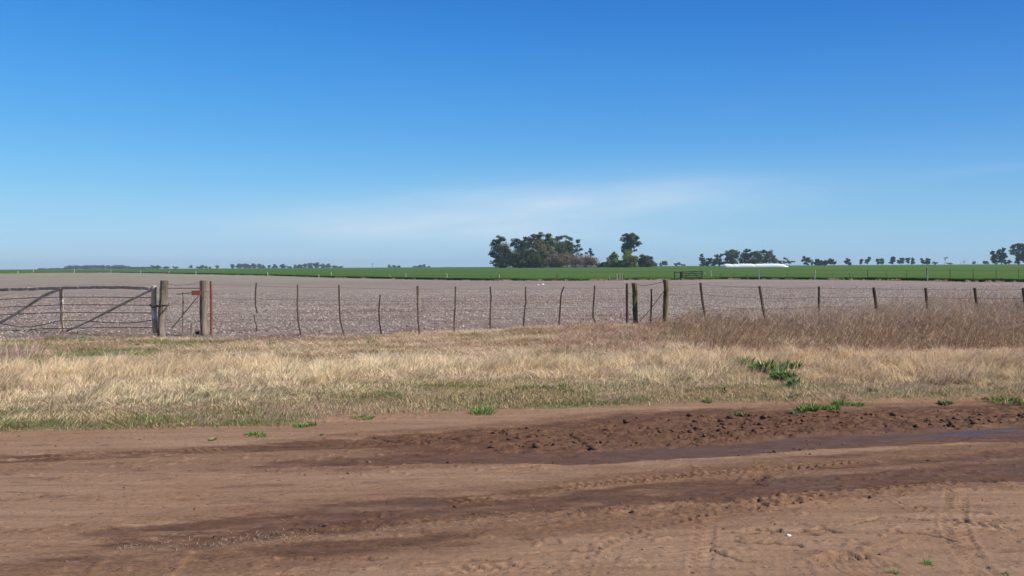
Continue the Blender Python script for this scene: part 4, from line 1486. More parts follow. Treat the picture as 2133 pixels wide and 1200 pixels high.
for (a, t_, b, w_, ln) in [(37, 565, 570, 2, 0), (69, 562.5, 568, 2, 0), (154, 561, 568, 2, -.8), (231, 562.5, 568, 1.4, 0), (293, 563, 569, 1.6, 0), (352, 564.5, 570, 2, 0), (408, 565, 571.5, 1.6, 0),
                           (558, 567, 575, 2, 1), (664, 572, 578, 2, 0), (690, 567, 578, 2, 0), (813, 572, 581, 1.2, 1), (845, 569, 581, 2.2, 0), (932, 570, 582, 2, 1.6), (1040, 572, 583, 2.4, .8),
                           (1270, 573, 584, 1, .5), (1468, 566, 582, 1.8, 0), (1480.5, 563, 582, 2.2, 0), (1581, 563, 583, 2, 0), (1697, 562, 583.5, 2.8, -.6), (1932, 561, 586, 2.4, 0)]:
    fpost(a, t_, b, w_, M_PALE_WOOD, ln)
for (a, t_, b, w_, ln) in [(1023, 574, 583, 1.2, 0), (1161, 571, 585, 2.2, .6), (1186, 577, 584, 1, 1.5), (1210, 576, 584, 1, 1.5), (1220, 572, 584, 1, 1.5), (1240, 574, 583.5, 1, .8), (1556, 572, 582.5, 1, 0), (1583, 564, 574, 1.2, 0),
                           (1770, 569, 583, 1, 0), (1807, 563, 583, 1.3, -.5), (1846, 563, 584, .9, 0), (1889, 562, 584, .9, 0), (1930.5, 558, 578, 2.2, 0), (1979, 560, 586, 1.2, 0), (2027, 560, 587, 1.2, 0), (2075, 561, 587.5, 1.2, 0), (2122, 562, 588, 1, 0),
                           (1529, 570, 582, .8, 0), (1500, 570, 582, .8, 0), (1640, 568, 583, .8, 0), (1735, 568, 583, .8, 0)]:
    fpost(a, t_, b, w_, M_DARK_WOOD, ln)
for f_ in (2, 8):
    pts = []
    for a in np.arange(500, 2240, 40):
        x, y, z = G(a, edge_y(a) + .4)
        Y = float(y) - .5
        pts.append(Vector((float(x), Y, float(z) + (1.05 if f_ == 2 else .6))))
    MB().tube(pts, .006, 4).build('wire', M_WIRE, ff)

# little pen of pale sticks left of the far gate
YP = float(G(1292, 584)[1]) - .9
pen = empty('stick_bundle', at(1292, 584, YP), 'cluster of upright pale sticks in the far fence left of the black gate', 'sticks')
for i, (a, t_) in enumerate([(1286, 569), (1289, 571), (1291, 568), (1294, 570), (1296.5, 569), (1299, 572)]):
    MB().tube([at(a - (1.2 if i == 0 else 0), t_, YP), at(a, 585, YP)], .045, 6, seed=i, wob=.15).build('stick', M_PALE_WOOD if i % 2 == 0 else M_DARK_WOOD, pen)

# black gate
YK = float(G(1440, 583)[1]) - .8
kg = empty('far_gate', at(1440, 583, YK), 'small black wooden gate standing open before the green crop', 'gate')
mb = MB()
for (ya, yb) in ((567, 565), (570.6, 569), (574.4, 573), (578.2, 577.3), (581, 580.4)):
    mb.beam(at(1420, ya, YK), at(1462, yb, YK), .05, .085, seg=2, seed=int(ya))
mb.build('rail', M_BLACK_GATE, kg)
for a, t_ in ((1421, 565), (1462.5, 564)):
    MB().beam(at(a, 582, YK - .03), at(a, t_, YK - .03), .09, .09, up=(0, 1, 0), seg=2).build('stile', M_BLACK_GATE, kg)
for a, b, c_, d in ((1424, 581, 1442, 566), (1442, 566, 1461, 581)):
    MB().beam(at(a, b, YK - .06), at(c_, d, YK - .06), .04, .08, up=(0, 1, 0), seg=2).build('brace', M_BLACK_GATE, kg)
MB().tube([at(1418, 566, YK), at(1418, 584, YK)], .11, 8, wob=.1).build('gate_post', M_BLACK_GATE, kg)
MB().tube([at(1405, 565.5, YK), at(1406, 584, YK)], .06, 7, wob=.1).build('gate_post', M_BLACK_GATE, kg)
MB().beam(at(1405, 567.5, YK), at(1418, 567, YK), .05, .08, seg=2).build('side_rail', M_BLACK_GATE, kg)

# ------------------------------------------------------------------ white grain bag
YS = 430.0
L0, L1 = at(1499, 556, YS), at(1644, 557.5, YS - 12)
zb = float(terrain(0, YS))
bg_v, bg_f = [], []
NS, NR = 90, 14
rb = random.Random(3)
for i in range(NS + 1):
    s = i / NS
    p = L0.lerp(L1, s)
    e = min(1, (s * NS + .2) / 7, (NS * (1 - s) + .2) / 8) ** .6
    dent = 1 - .16 * math.exp(-((s - .18) / .018) ** 2) - .12 * math.exp(-((s - .26) / .012) ** 2) - .15 * math.exp(-((s - .50) / .016) ** 2)
    hh_ = (1.95 + .06 * math.sin(s * 19) + .05 * rb.uniform(-1, 1)) * e * dent
    if s > .85:
        hh_ *= 1 - .35 * (s - .85) / .15
    wd_ = 2.3 * (e * .8 + .2)
    for k in range(NR + 1):
        a = math.pi * k / NR
        bg_v.append((p.x, p.y - math.cos(a) * wd_, zb - .05 + hh_ * math.sin(a) ** .8))
for i in range(NS):
    for k in range(NR):
        q_ = i * (NR + 1) + k
        bg_f.append((q_, q_ + NR + 1, q_ + NR + 2, q_ + 1))
me = bpy.data.meshes.new('grain_bag')
me.from_pydata(bg_v, [], bg_f)
me.update()
me.shade_smooth()
o = link('grain_bag', me, M_BAG)
tag(o, 'long low white plastic grain bag lying before the trees', 'grain bag')


# ------------------------------------------------------------------ trees
def leafmesh(name, C_, size, col, rg):
    n = len(C_)
    a = rg.normal(size=(n, 3))
    a /= np.linalg.norm(a, axis=1, keepdims=True)
    b = rg.normal(size=(n, 3))
    b -= a * (a * b).sum(1, keepdims=True)
    b /= np.linalg.norm(b, axis=1, keepdims=True)
    s = size[:, None]
    V = np.stack([C_ - a * s * .6, C_ + b * s * .35, C_ + a * s * .6, C_ - b * s * .35], 1)
    V += rg.normal(0, .08, V.shape) * s[:, None]
    return npmesh(name, V.reshape(-1, 3), np.full(n, 4, np.int32), np.arange(4 * n), False, np.repeat(col, 4, 0))


DARKG, OLIVE, GREYG, BROWNG, YELG, BARE, BLUEG, REDB = (.055, .072, .020), (.150, .152, .036), (.125, .145, .058), (.160, .132, .046), (.200, .260, .020), (.210, .140, .105), (.055, .074, .052), (.225, .130, .088)


def tree(name, D, blobs, cols, label, cat='tree', dens=1.0, base=None, trunk=None, leaf=.55, group=None, dep=None, lo=.9, scatter_=1.0, fat=1.18, skirt=False):
    """blobs: crown lobes (x, y, rx, ry) as seen; base: (x, y) of the foot"""
    rg = np.random.default_rng(int(blobs[0][0] * 10 + blobs[0][1]) + int(D))
    s = D / F
    bx = base[0] if base else sum(b[0] for b in blobs) / len(blobs)
    x0 = at(bx, 553, D).x
    z0 = float(terrain(x0, D))
    foot = Vector((x0, D, z0))
    root = empty(name, foot, label, cat, group)
    if skirt:
        by = base[1]
        blobs = blobs + [(base[0] + dx_, by - 6 - 2 * abs(dx_) / 8, 8, 7) for dx_ in (-8, 0, 8)] + [(base[0] + dx_, by - 17, 8, 8) for dx_ in (-5, 6)]
    cen, pts, sz, cl = [], [], [], []
    xs = [at(b[0], b[1], D) for b in blobs]
    W_ = max((b[2] for b in blobs)) * s
    for b, c0 in zip(blobs, xs):
        rx, rz = b[2] * s * fat, b[3] * s * fat
        ry_ = rx * rg.uniform(.7, 1.0)
        dy = rg.uniform(-.5, .5) * W_ * (dep if dep is not None else 1.0)
        c1 = np.array([c0.x, c0.y + dy, c0.z])
        cen.append((c1, rz))
        # sub-clumps inside the lobe give light and dark masses and an uneven outline
        ncl = max(7, int(15 * dens * (rx * rz / 12) ** .5))
        d = rg.normal(size=(ncl, 3))
        d /= np.linalg.norm(d, axis=1, keepdims=True)
        rr_ = rg.uniform(.25, .90, (ncl, 1))
        cc_ = c1 + d * rr_ * np.array([rx, ry_, rz])
        per = max(14, int(120 * dens * (rx * rz / 14) ** .5))
        for q in cc_:
            r_c = min(rx, rz) * rg.uniform(.30, .58)
            p = rg.normal(size=(per, 3))
            p = p / np.linalg.norm(p, axis=1, keepdims=True) * rg.random((per, 1)) ** .45
            pts.append(q + p * r_c * np.array([1.25, 1.1, .8]) * scatter_)
            co = np.array(cols[rg.integers(len(cols))]) * rg.uniform(.75, 1.3)
            cl.append(co * rg.normal(1, .15, (per, 1)).clip(.5, 1.6) * rg.normal(1, .05, (per, 3)))
            sz.append(rg.uniform(.6, 1.3, per) * leaf)
    P_ = np.concatenate(pts)
    cl = np.concatenate(cl)
    sz = np.concatenate(sz)
    gh = terrain(P_[:, 0], P_[:, 1])
    k = P_[:, 2] > gh + .15
    me = leafmesh('crown', P_[k] - np.array(foot), sz[k], cl[k].clip(0.004, .9), rg)
    link('crown', me, M_LEAF, root)
    # trunk with limbs to the lobes
    mb = MB()
    topz = max(c[0][2] for c in cen)
    mid = np.mean([c[0] for c in cen], 0)
    fork = Vector((x0 * .6 + mid[0] * .4, D * .5 + mid[1] * .5, z0 + (mid[2] - z0) * .55))
    tr = trunk if trunk else max(.10, (topz - z0) * .022)
    mb.tube([foot + Vector((0, 0, -.3)), foot.lerp(fork, .5) + Vector((rg.uniform(-.2, .2), 0, 0)), fork], [tr * 1.2, tr, tr * .75], 8, seed=3, wob=.1)
    for c1, rz in cen:
        e = Vector(c1)
        m_ = fork.lerp(e, .5) + Vector((rg.uniform(-.3, .3), rg.uniform(-.3, .3), .2))
        mb.tube([fork, m_, e], [tr * .6, tr * .4, tr * .15], 6, seed=5, wob=.1)
        for _ in range(3 if len(cen) < 9 else 1):
            e2 = e + Vector(tuple(rg.uniform(-1, 1, 3))) * rz * .8
            mb.tube([m_, m_.lerp(e2, .6), e2], [tr * .3, tr * .18, tr * .06], 5, wob=.1)
    mb.build('trunk', M_BARK, root)
    return root


G1 = 'trees of the big grove'
tree('eucalyptus_tree', 500, [(1042, 500, 13, 8), (1031, 507, 9, 7), (1040, 520, 17, 14), (1027, 531, 8, 7), (1038, 542, 14, 11), (1025, 547, 6, 3), (1052, 530, 10, 14), (1045, 552, 14, 6), (1061, 540, 9, 14), (1058, 525, 8, 8)], [DARKG, OLIVE, DARKG, GREYG], 'tall dark ragged tree at the left end of the big grove', skirt=True, group=G1, base=(1045, 558))
tree('eucalyptus_tree', 530, [(1076, 501, 10, 7), (1085, 512, 12, 11), (1070, 512, 7, 8), (1080, 528, 12, 12)], [GREYG, BLUEG, DARKG], 'grey green tree second from the left in the big grove', skirt=True, group=G1, base=(1080, 558))
tree('eucalyptus_tree', 535, [(1094, 498, 7, 6), (1103, 501, 7, 7), (1098, 512, 12, 10), (1100, 530, 10, 12)], [BLUEG, GREYG, DARKG], 'bluish tree with a twin top in the big grove', skirt=True, group=G1, base=(1100, 558))
tree('eucalyptus_tree', 520, [(1113, 491, 8, 5), (1125, 489, 7, 6), (1120, 500, 13, 9), (1128, 512, 12, 10), (1115, 525, 10, 12)], [GREYG, OLIVE, DARKG, BROWNG], 'topmost jagged tree in the middle of the big grove', skirt=True, group=G1, base=(1120, 558))
tree('eucalyptus_tree', 525, [(1142, 494, 11, 8), (1150, 505, 12, 9), (1138, 508, 11, 9), (1146, 522, 14, 11), (1148, 538, 10, 10)], [OLIVE, DARKG, GREYG], 'round topped olive tree right of the topmost one in the grove', skirt=True, group=G1, base=(1145, 558))
tree('eucalyptus_tree', 540, [(1163, 498, 7, 7), (1168, 510, 10, 10), (1163, 524, 11, 11), (1172, 527, 12, 9)], [OLIVE, GREYG, DARKG], 'olive tree behind the bare brush in the big grove', skirt=True, group=G1, base=(1163, 558))
tree('eucalyptus_tree', 545, [(1177, 494, 7, 5), (1186, 498, 6, 5), (1181, 506, 9, 8), (1192, 514, 8, 8), (1180, 520, 10, 9), (1190, 530, 9, 7), (1184, 512, 10, 9), (1188, 524, 11, 8)], [GREYG, GREYG, BLUEG], 'airy grey green tree near the right end of the big grove', skirt=False, group=G1, base=(1182, 558), dens=.8)
tree('eucalyptus_tree', 550, [(1204, 504, 6, 5), (1203, 513, 7, 6), (1207, 520, 6, 5), (1198, 523, 6, 5), (1209, 532, 5, 4)], [GREYG, BLUEG, GREYG], 'see-through pale tree at the right end of the big grove', skirt=False, group=G1, base=(1198, 558), dens=.7)
tree('broadleaf_tree', 490, [(1075, 535, 14, 14), (1092, 530, 15, 14), (1086, 545, 18, 11), (1070, 548, 12, 9)], [DARKG, DARKG, OLIVE], 'dark low tree at the front left of the big grove', skirt=True, group=G1, base=(1082, 558))
tree('broadleaf_tree', 488, [(1110, 530, 14, 14), (1118, 543, 15, 12), (1104, 547, 16, 10), (1126, 550, 9, 7)], [DARKG, DARKG, OLIVE, GREYG], 'near black bushy tree at the front middle of the grove', skirt=True, group=G1, base=(1110, 558))
tree('broadleaf_tree', 500, [(1118, 508, 11, 8), (1128, 517, 12, 10), (1134, 530, 12, 12), (1137, 545, 9, 10)], [BROWNG, BROWNG, OLIVE], 'brownish olive tree in the heart of the big grove', skirt=True, group=G1, base=(1132, 558))
tree('eucalyptus_tree', 560, [(1230, 519, 5, 3), (1229, 524, 7, 3), (1233, 530, 7, 4), (1222, 527, 3, 2)], [DARKG, BLUEG], 'small dark tree top sticking out above the bare brush', base=(1231, 558), dens=.8)
tree('bare_tree', 480, [(1152, 545, 11, 12), (1166, 542, 14, 13), (1178, 541, 12, 14)], [BARE, BARE, OLIVE], 'leafless brown brush left of centre beside the grove', group='leafless brush by the grove', base=(1165, 558), leaf=.42, dens=1.4, scatter_=1.5)
tree('bare_tree', 482, [(1192, 543, 12, 13), (1205, 546, 10, 11)], [BARE, (.20, .15, .14)], 'leafless pinkish grey brush in the middle of the brush row', group='leafless brush by the grove', base=(1198, 558), leaf=.42, dens=1.2, scatter_=1.5)
tree('bare_tree', 484, [(1222, 544, 12, 12), (1235, 545, 10, 9), (1246, 551, 8, 6)], [REDB, BARE], 'reddish leafless brush sloping down at the right of the brush row', group='leafless brush by the grove', base=(1232, 558), leaf=.42, dens=1.3, scatter_=1.5)
tree('bush', 484, [(1258, 550, 6, 5), (1252, 553, 4, 4)], [DARKG], 'small dark bush between the red brush and yellow green trees', 'bush', base=(1257, 558))
tree('broadleaf_tree', 480, [(1278, 532, 6, 6), (1280, 540, 10, 8), (1279, 549, 14, 8), (1267, 550, 8, 6), (1290, 550, 8, 6)], [YELG, YELG, YELG, OLIVE], 'left one of two yellow green pointed trees', dens=1.4, fat=1.35, group='yellow green trees', base=(1278, 558))
tree('broadleaf_tree', 478, [(1307, 531, 8, 7), (1309, 540, 13, 9), (1304, 549, 15, 8), (1319, 549, 9, 7), (1311, 550, 15, 7)], [YELG, YELG, YELG, OLIVE], 'right one of two yellow green trees, under the tall lone tree', dens=1.4, fat=1.35, group='yellow green trees', base=(1308, 558))
tree('eucalyptus_tree', 510, [(1304, 492, 8, 5), (1315, 491, 8, 5), (1300, 500, 7, 6), (1312, 501, 9, 7), (1325, 498, 9, 7), (1329, 508, 7, 6), (1318, 513, 9, 6), (1302, 514, 7, 5), (1304, 522, 8, 6), (1298, 517, 5, 4), (1322, 521, 4, 3), (1313, 497, 13, 9), (1316, 507, 12, 7), (1308, 512, 11, 10), (1305, 524, 9, 9)], [BLUEG, GREYG, GREYG, OLIVE], 'tall lone grey green tree rising above the yellow green ones', base=(1312, 558), dens=1.0, trunk=.35)
tree('broadleaf_tree', 500, [(1340, 536, 9, 6), (1347, 540, 10, 8), (1341, 549, 11, 8), (1355, 537, 4, 3), (1345, 544, 12, 10)], [DARKG, OLIVE, BLUEG], 'round dark tree right of the yellow green trees', skirt=True, base=(1344, 558))
tree('bush', 900, [(1361, 549, 5, 6), (1366, 552, 3, 4)], [BLUEG], 'faint bluish bush against the round dark tree', 'bush', base=(1362, 556), leaf=.8)
tree('distant_tree', 1100, [(1385, 549, 6, 4), (1376, 551, 4, 3)], [BLUEG], 'small distant tree left of the far green gate of the crop', group='small trees on the horizon', base=(1385, 556), leaf=.9)
tree('distant_tree', 1300, [(1408, 551, 4, 3), (1415, 550, 5, 3), (1424, 552, 5, 2)], [BLUEG], 'low distant tree above the black gate', group='small trees on the horizon', base=(1415, 556), leaf=.9)
G2 = 'trees behind the grain bag'
tree('eucalyptus_tree', 640, [(1462, 533, 4, 4), (1461, 540, 6, 5), (1464, 548, 7, 6)], [DARKG, BLUEG, GREYG], 'slender tree leftmost behind the grain bag', group=G2, base=(1465, 556))
tree('broadleaf_tree', 640, [(1478, 542, 7, 5), (1486, 546, 8, 7), (1474, 548, 6, 6)], [DARKG, BLUEG], 'low dark tree second from the left behind the grain bag', group=G2, base=(1481, 556))
tree('eucalyptus_tree', 650, [(1493, 534, 5, 4), (1501, 533, 4, 4), (1497, 542, 9, 7), (1500, 549, 8, 5)], [BLUEG, OLIVE, DARKG], 'greenish tree with two small peaks behind the bag', group=G2, base=(1498, 556))
tree('broadleaf_tree', 640, [(1511, 545, 6, 6), (1509, 550, 6, 5)], [DARKG], 'short dark tree in the dip left of the olive crowned tree', group=G2, base=(1510, 556))
tree('eucalyptus_tree', 640, [(1516, 527, 8, 5), (1527, 524, 9, 6), (1533, 532, 8, 8), (1522, 535, 11, 8), (1528, 546, 12, 7)], [OLIVE, BROWNG, DARKG], 'broad olive crowned tree above the left of the bag', group=G2, base=(1526, 556))
tree('eucalyptus_tree', 650, [(1557, 523, 7, 5), (1551, 531, 10, 7), (1562, 531, 8, 7), (1550, 543, 13, 8), (1565, 546, 9, 7)], [DARKG, OLIVE, DARKG], 'tallest dark tree in the middle behind the grain bag', group=G2, base=(1557, 556))
tree('eucalyptus_tree', 645, [(1575, 528, 8, 6), (1582, 535, 8, 8), (1574, 541, 10, 9), (1581, 549, 10, 6)], [DARKG, BROWNG, OLIVE], 'flat topped dark tree right of the tallest behind the bag', group=G2, base=(1578, 556))
tree('eucalyptus_tree', 650, [(1592, 525, 7, 5), (1603, 527, 6, 6), (1599, 534, 10, 7), (1596, 545, 10, 8)], [DARKG, OLIVE, GREYG], 'forked topped tree above the right half of the bag', group=G2, base=(1597, 556))
tree('broadleaf_tree', 650, [(1611, 536, 4, 5), (1613, 545, 8, 8)], [GREYG, DARKG], 'narrow grey green tree at the right of the tree group by the bag', group=G2, base=(1613, 556))
tree('bush', 650, [(1624, 547, 5, 4), (1628, 551, 4, 3)], [BLUEG, GREYG], 'low bush ending the tree group above the right of the bag', 'bush', base=(1625, 556))
G3 = 'small trees on the horizon'
tree('distant_tree', 800, [(1636, 540, 4, 4), (1634, 546, 5, 4), (1641, 545, 4, 4)], [GREYG, BLUEG], 'thin tree just beyond the right end of the grain bag', group=G3, base=(1639, 555), dens=.7)
tree('distant_tree', 800, [(1650, 545, 5, 2.5), (1645, 548, 3, 2.5)], [DARKG], 'small leaning dark tree right of the thin tree by the bag', group=G3, base=(1645, 555))
tree('broadleaf_tree', 700, [(1679, 538, 7, 5), (1674, 543, 6, 5), (1684, 543, 6, 5), (1679, 549, 7, 4)], [(.09, .14, .04), GREYG, (.11, .15, .05)], 'light green round tree standing alone right of the bag', base=(1679, 555))
tree('distant_tree', 900, [(1691, 547, 3.5, 3), (1692, 550, 3, 2.5)], [BLUEG], 'small dark bush touching the light green round tree', group=G3, base=(1692, 554))
FAR = [
    (800, [(1702, 544, 4, 4), (1703, 549, 5, 4)], 'left end tree of the dark thicket right of the light green tree'),
    (800, [(1713, 547, 5, 4), (1722, 546, 6, 4), (1717, 550, 9, 3)], 'middle of the dark thicket right of the light green tree'),
    (800, [(1733, 542, 5, 3), (1731, 547, 6, 4), (1738, 548, 4, 3)], 'taller right end of the dark thicket right of the light green tree'),
    (900, [(1767, 542, 4, 3), (1764, 546, 4.5, 4), (1769, 549, 3, 3)], 'rounded small tree alone between thicket and tree row'),
    (900, [(1794, 543, 3.5, 3), (1793, 547, 2.5, 3)], 'first small tree of the row on the right horizon'),
    (900, [(1811, 539, 3, 2.5), (1807, 543, 4.5, 3), (1804, 547, 4, 2)], 'slanting small tree second in the row on the right horizon'),
    (900, [(1828, 542, 3, 3), (1830, 547, 3.5, 3)], 'left one of a touching pair in the row on the horizon'),
    (900, [(1838, 542, 4, 3), (1837, 547, 3.5, 3)], 'right one of a touching pair in the row on the horizon'),
    (900, [(1860, 537, 5, 2.5), (1861, 543, 4, 3.5), (1859, 547, 5, 2.5)], 'tallest small tree of the row, with stacked crown'),
    (900, [(1880, 540, 4, 3), (1877, 545, 5.5, 4)], 'wide round small tree right of the stacked crown tree'),
    (900, [(1892, 540, 4.5, 2.5), (1891, 546, 3, 3)], 'mushroom shaped small tree in the row on the horizon'),
    (900, [(1901, 541, 3, 3), (1902, 546, 4.5, 3.5)], 'triangular small tree right of the mushroom shaped one'),
    (900, [(1919, 540, 2.5, 2), (1922, 544, 3.5, 3), (1925, 548, 3, 2)], 'small tree leaning left near the end of the row'),
    (900, [(1934, 541, 4, 3), (1932, 546, 4.5, 3.5)], 'round small tree that ends the row beside the leaning one'),
    (1300, [(1947, 548, 5, 2.5)], 'flat bush just right of the row end'),
    (1400, [(1976, 549, 8, 1.6)], 'low flat bush beneath the very thin tall tree'),
    (1300, [(2001, 547, 2.5, 2.5)], 'tiny bush left of the bare grey small tree'),
    (1000, [(2008, 543, 4, 4), (2008, 547, 2.5, 2)], 'bare grey small tree far right on the horizon'),
    (1200, [(2029, 547, 3, 2.5)], 'tiny dark bush between bare tree and the right edge trees'),
    (1000, [(2052, 547, 4, 3), (2057, 548, 3, 2)], 'low bush left of the big trees at the right edge'),
]
for D, bl, lb in FAR:
    bare_ = 'bare grey' in lb
    tree('distant_tree', D, bl, [(.14, .13, .13)] if bare_ else [DARKG, DARKG, BLUEG], lb, group=G3, base=(bl[0][0] * .4 + bl[-1][0] * .6, 552), leaf=.75 if not bare_ else .25, dens=1.5 if not bare_ else .35, fat=1.25)
tree('thin_tree', 900, [(1972, 537, 2.5, 1.6), (1968, 538, 1.6, 1.2), (1969, 541, 1.2, 1.5)], [BLUEG], 'very thin tall lone tree far right on the horizon', base=(1967.5, 551), trunk=.16, dens=.5, leaf=.5)
G4 = 'big trees at the right edge'
tree('eucalyptus_tree', 560, [(2070, 526, 5, 4), (2066, 532, 5, 5), (2073, 535, 7, 8), (2068, 544, 6, 5), (2076, 546, 5, 4)], [BLUEG, GREYG, DARKG], 'left and smallest of the three big trees at the right edge', group=G4, base=(2074, 553))
tree('eucalyptus_tree', 560, [(2087, 519, 8, 4), (2084, 527, 9, 6), (2093, 530, 7, 7), (2085, 538, 8, 7), (2091, 544, 6, 4)], [BLUEG, GREYG, DARKG], 'middle one of the three big trees at the right edge', group=G4, base=(2086, 553))
tree('eucalyptus_tree', 550, [(2110, 514, 7, 5), (2122, 511, 9, 5), (2132, 516, 10, 8), (2114, 524, 10, 8), (2128, 530, 12, 9), (2120, 541, 9, 7), (2136, 543, 10, 7)], [BLUEG, GREYG, DARKG, OLIVE], 'tallest dark tree cut off by the right edge', group=G4, base=(2122, 553))
tree('bush', 600, [(2101, 545, 5, 4), (2098, 548, 6, 3)], [DARKG, BLUEG], 'low bush between the big trees at the right edge', 'bush', base=(2100, 553))

# hazy trees on the left horizon
HZ = [(325, 556, 10, 3.5), (345, 557, 8, 2.2), (365, 557, 7, 2), (397, 555.5, 3, 3), (413, 557, 5, 2), (422, 555, 4.5, 3.5), (430, 557, 4, 2), (437, 557, 2, 2), (452, 555, 3, 3.3),
      (485, 554.5, 3.5, 4), (498, 554, 6, 4.5), (509, 553.5, 5, 5), (518, 554.5, 4, 4), (529, 554, 5.5, 4.5), (540, 553.5, 4, 5), (549, 555.5, 4, 3.2), (560, 555.5, 3, 3), (572, 555, 6, 3.5),
      (589, 554.5, 7, 4.2), (604, 556, 5, 2.2), (615, 555.5, 4, 3.5), (626, 555, 6, 3.5), (636, 552.5, 4, 5), (646, 554, 6, 4.5), (659, 553, 5.5, 5), (672, 553.5, 5, 4.5), (683, 554, 6, 4.2), (697, 555, 8, 2.8), (709, 556, 6, 1.6),
      (812, 555.5, 4, 3), (821, 555.5, 5, 2.6), (830, 556, 5, 2), (862, 556, 4, 2.4), (869, 556, 4, 2), (876, 555, 4, 3.2), (884, 554.5, 3.2, 3.6), (893, 556, 3, 2.5), (935, 557, 7, 1.0)]
words = ['low wide hazy clump', 'low flat hazy clump', 'very low hazy clump', 'tiny hazy tree', 'small hazy tree']
for i, (a, b, rx, ry_) in enumerate(HZ):
    size = 'tall' if ry_ > 4.1 else ('mid height' if ry_ > 2.9 else 'low')
    wid = 'broad' if rx > 5 else ('narrow' if rx < 4 else 'rounded')
    if a < 380:
        where = 'next to the long hazy wood'
    elif a < 460:
        where = 'above the thick gate posts'
    elif a < 610:
        where = 'in the spaced row by the iron post'
    elif a < 720:
        where = 'in the dense row left of the wind pump'
    elif a < 850:
        where = 'in first clump past the wind pump'
    else:
        where = 'in second clump past the wind pump'
    prev = HZ[i - 1][0] if i else 0
    ords = sum(1 for c_ in HZ[:i] if (c_[0] < 380) == (a < 380) and (380 <= c_[0] < 460) == (380 <= a < 460) and (460 <= c_[0] < 610) == (460 <= a < 610) and (610 <= c_[0] < 720) == (610 <= a < 720) and (720 <= c_[0] < 850) == (720 <= a < 850) and (c_[0] >= 850) == (a >= 850))
    on = ['first', 'second', 'third', 'fourth', 'fifth', 'sixth', 'seventh', 'eighth', 'ninth', 'tenth', 'eleventh'][ords]
    tree('hazy_tree', 1700 + 130 * (i % 3), [(a, b, rx, ry_), (a + rx * .3, b + ry_ * .45, rx * .8, ry_ * .6)], [BLUEG, GREYG],
         '%s %s bluish tree, %s %s' % (size, wid, on, where), group='hazy trees on the left horizon', base=(a, 558), leaf=1.5, dens=.6)

# the long hazy wood at far left: one mass
rg = np.random.default_rng(77)
D = 2100.0
pts = []
for _ in range(170):
    a = rg.uniform(132, 276)
    hgt = 8.0 * sstep(128, 146, a) * sstep(282, 262, a) * rg.uniform(.55, 1.0) + 1.0
    pts.append((a, hgt, rg.uniform(0, 90)))
for _ in range(80):
    a = rg.uniform(270, 330)
    pts.append((a, rg.uniform(2.0, 4.2), rg.uniform(0, 60)))
for _ in range(50):
    a = rg.uniform(80, 132)
    pts.append((a, rg.uniform(.8, 2.6) * (1 if 80 < a < 95 or a > 103 else .4), rg.uniform(0, 60)))
Vv, Cc, Zz = [], [], []
for a, hp, dd in pts:
    p0 = at(a, 560, D + dd)
    zz = float(terrain(p0.x, p0.y))
    ht = hp * D / F
    per = 40
    q = rg.normal(size=(per, 3))
    q = q / np.linalg.norm(q, axis=1, keepdims=True) * rg.random((per, 1)) ** .4
    Vv.append(np.array([p0.x, p0.y, zz + ht * .5 + .5]) + q * np.array([min(6, ht), 6, ht * .55]))
    Cc.append(np.tile(np.array(BLUEG) * rg.uniform(.8, 1.3), (per, 1)))
P_ = np.concatenate(Vv)
o = link('far_wood', leafmesh('far_wood', P_, np.full(len(P_), 2.2), np.concatenate(Cc), rg), M_LEAF)
tag(o, 'long hazy blue wood on the far left horizon', 'wood', kind='stuff')

# wind pump
DW = 1100.0
wp_ = empty('wind_pump', at(776, 559, DW), 'tiny distant wind pump on a mast on the left horizon', 'wind pump')
c0 = at(776, 549.5, DW)
mb = MB()
b0 = at(776, 560, DW)
for dx, dy in ((-.5, -.5), (.5, -.5), (.5, .5), (-.5, .5)):
    mb.tube([b0 + Vector((dx, dy, 0)), c0], .05, 4)
mb.build('mast', M_WIRE, wp_)
mb = MB()
for k in range(10):
    a = k * math.pi / 5
    d_ = Vector((math.cos(a), -.1, math.sin(a)))
    n_ = Vector((-math.sin(a), 0, math.cos(a)))
    i0 = len(mb.v)
    mb.v += [c0 + d_ * .2, c0 + d_ * .95 - n_ * .16, c0 + d_ * .95 + n_ * .16 + Vector((0, .1, 0))]
    mb.f.append((i0, i0 + 1, i0 + 2))
mb.build('rotor', M_WIRE, wp_)
MB().beam(c0 + Vector((0, .2, 0)), c0 + Vector((.9, 1.3, .05)), .03, .35, seg=1).build('tail', M_WIRE, wp_)

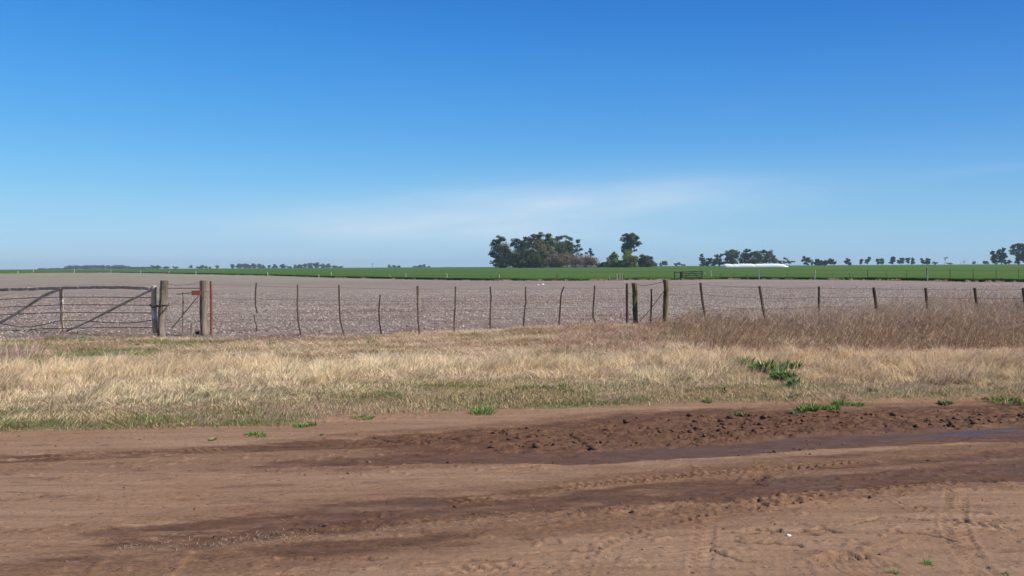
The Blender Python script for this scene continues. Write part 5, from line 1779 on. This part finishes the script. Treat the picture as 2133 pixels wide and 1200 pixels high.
# white scraps on the stubble
for (a, b, s_, lb) in ((1131, 593.5, .12, 'larger white scrap lying on the far stubble field'), (1121, 594.5, .10, 'smaller pale scrap left of the larger white one'), (1643, 1117.5, .015, 'white scrap of paper on the tyre marked road')):
    x, y, z = G(a, b)
    x, y, z = float(x), float(y), float(z)
    mb = MB()
    r5 = random.Random(int(a))
    n_ = 7
    z += .02
    if b > 1000:
        u_, v_ = uv(np.array([x]), np.array([y]))
        z = float(road_z(u_, v_)[0])
    for k in range(n_):
        q = 6.283 * k / n_
        mb.v.append(Vector((x + math.cos(q) * s_ * r5.uniform(.7, 1.2), y + math.sin(q) * s_ * r5.uniform(.6, 1.1), z + s_ * r5.uniform(.05, .3))))
    for k in range(n_):
        q = 6.283 * k / n_
        mb.v.append(Vector((x + math.cos(q) * s_ * .6, y + math.sin(q) * s_ * .6, z + s_ * r5.uniform(.45, .8))))
    for k in range(n_):
        mb.f.append((k, (k + 1) % n_, n_ + (k + 1) % n_, n_ + k))
    mb.f.append(tuple(range(n_, 2 * n_)))
    mb.f.append(tuple(range(n_))[::-1])
    o = mb.build_top('paper_scrap', M_BAG, (x, y, z))
    tag(o, lb, 'litter', 'white scraps')

# ------------------------------------------------------------------ haze
t = NT('haze_air')
t.t.nodes.remove(t.t.nodes[0]) if False else None
vol = t.n('ShaderNodeVolumePrincipled')
vol.inputs['Color'].default_value = (0.62, 0.78, 1.0, 1)
vol.inputs['Density'].default_value = 0.00015
vol.inputs['Anisotropy'].default_value = 0.2
t.l(vol.outputs[0], t.out.inputs['Volume'])
mb = MB()
S_, b_, t_ = 4300, -1.5, 34
for sx in (-1, 1):
    for sy in (-1, 1):
        for sz in (b_, t_):
            mb.v.append(Vector((sx * S_, sy * S_, sz)))
mb.f = [(0, 1, 3, 2), (4, 6, 7, 5), (0, 4, 5, 1), (2, 3, 7, 6), (0, 2, 6, 4), (1, 5, 7, 3)]
o = mb.build('haze', t.m)
tag(o, 'thin pale blue haze in the air over the plain', 'haze', kind='stuff')
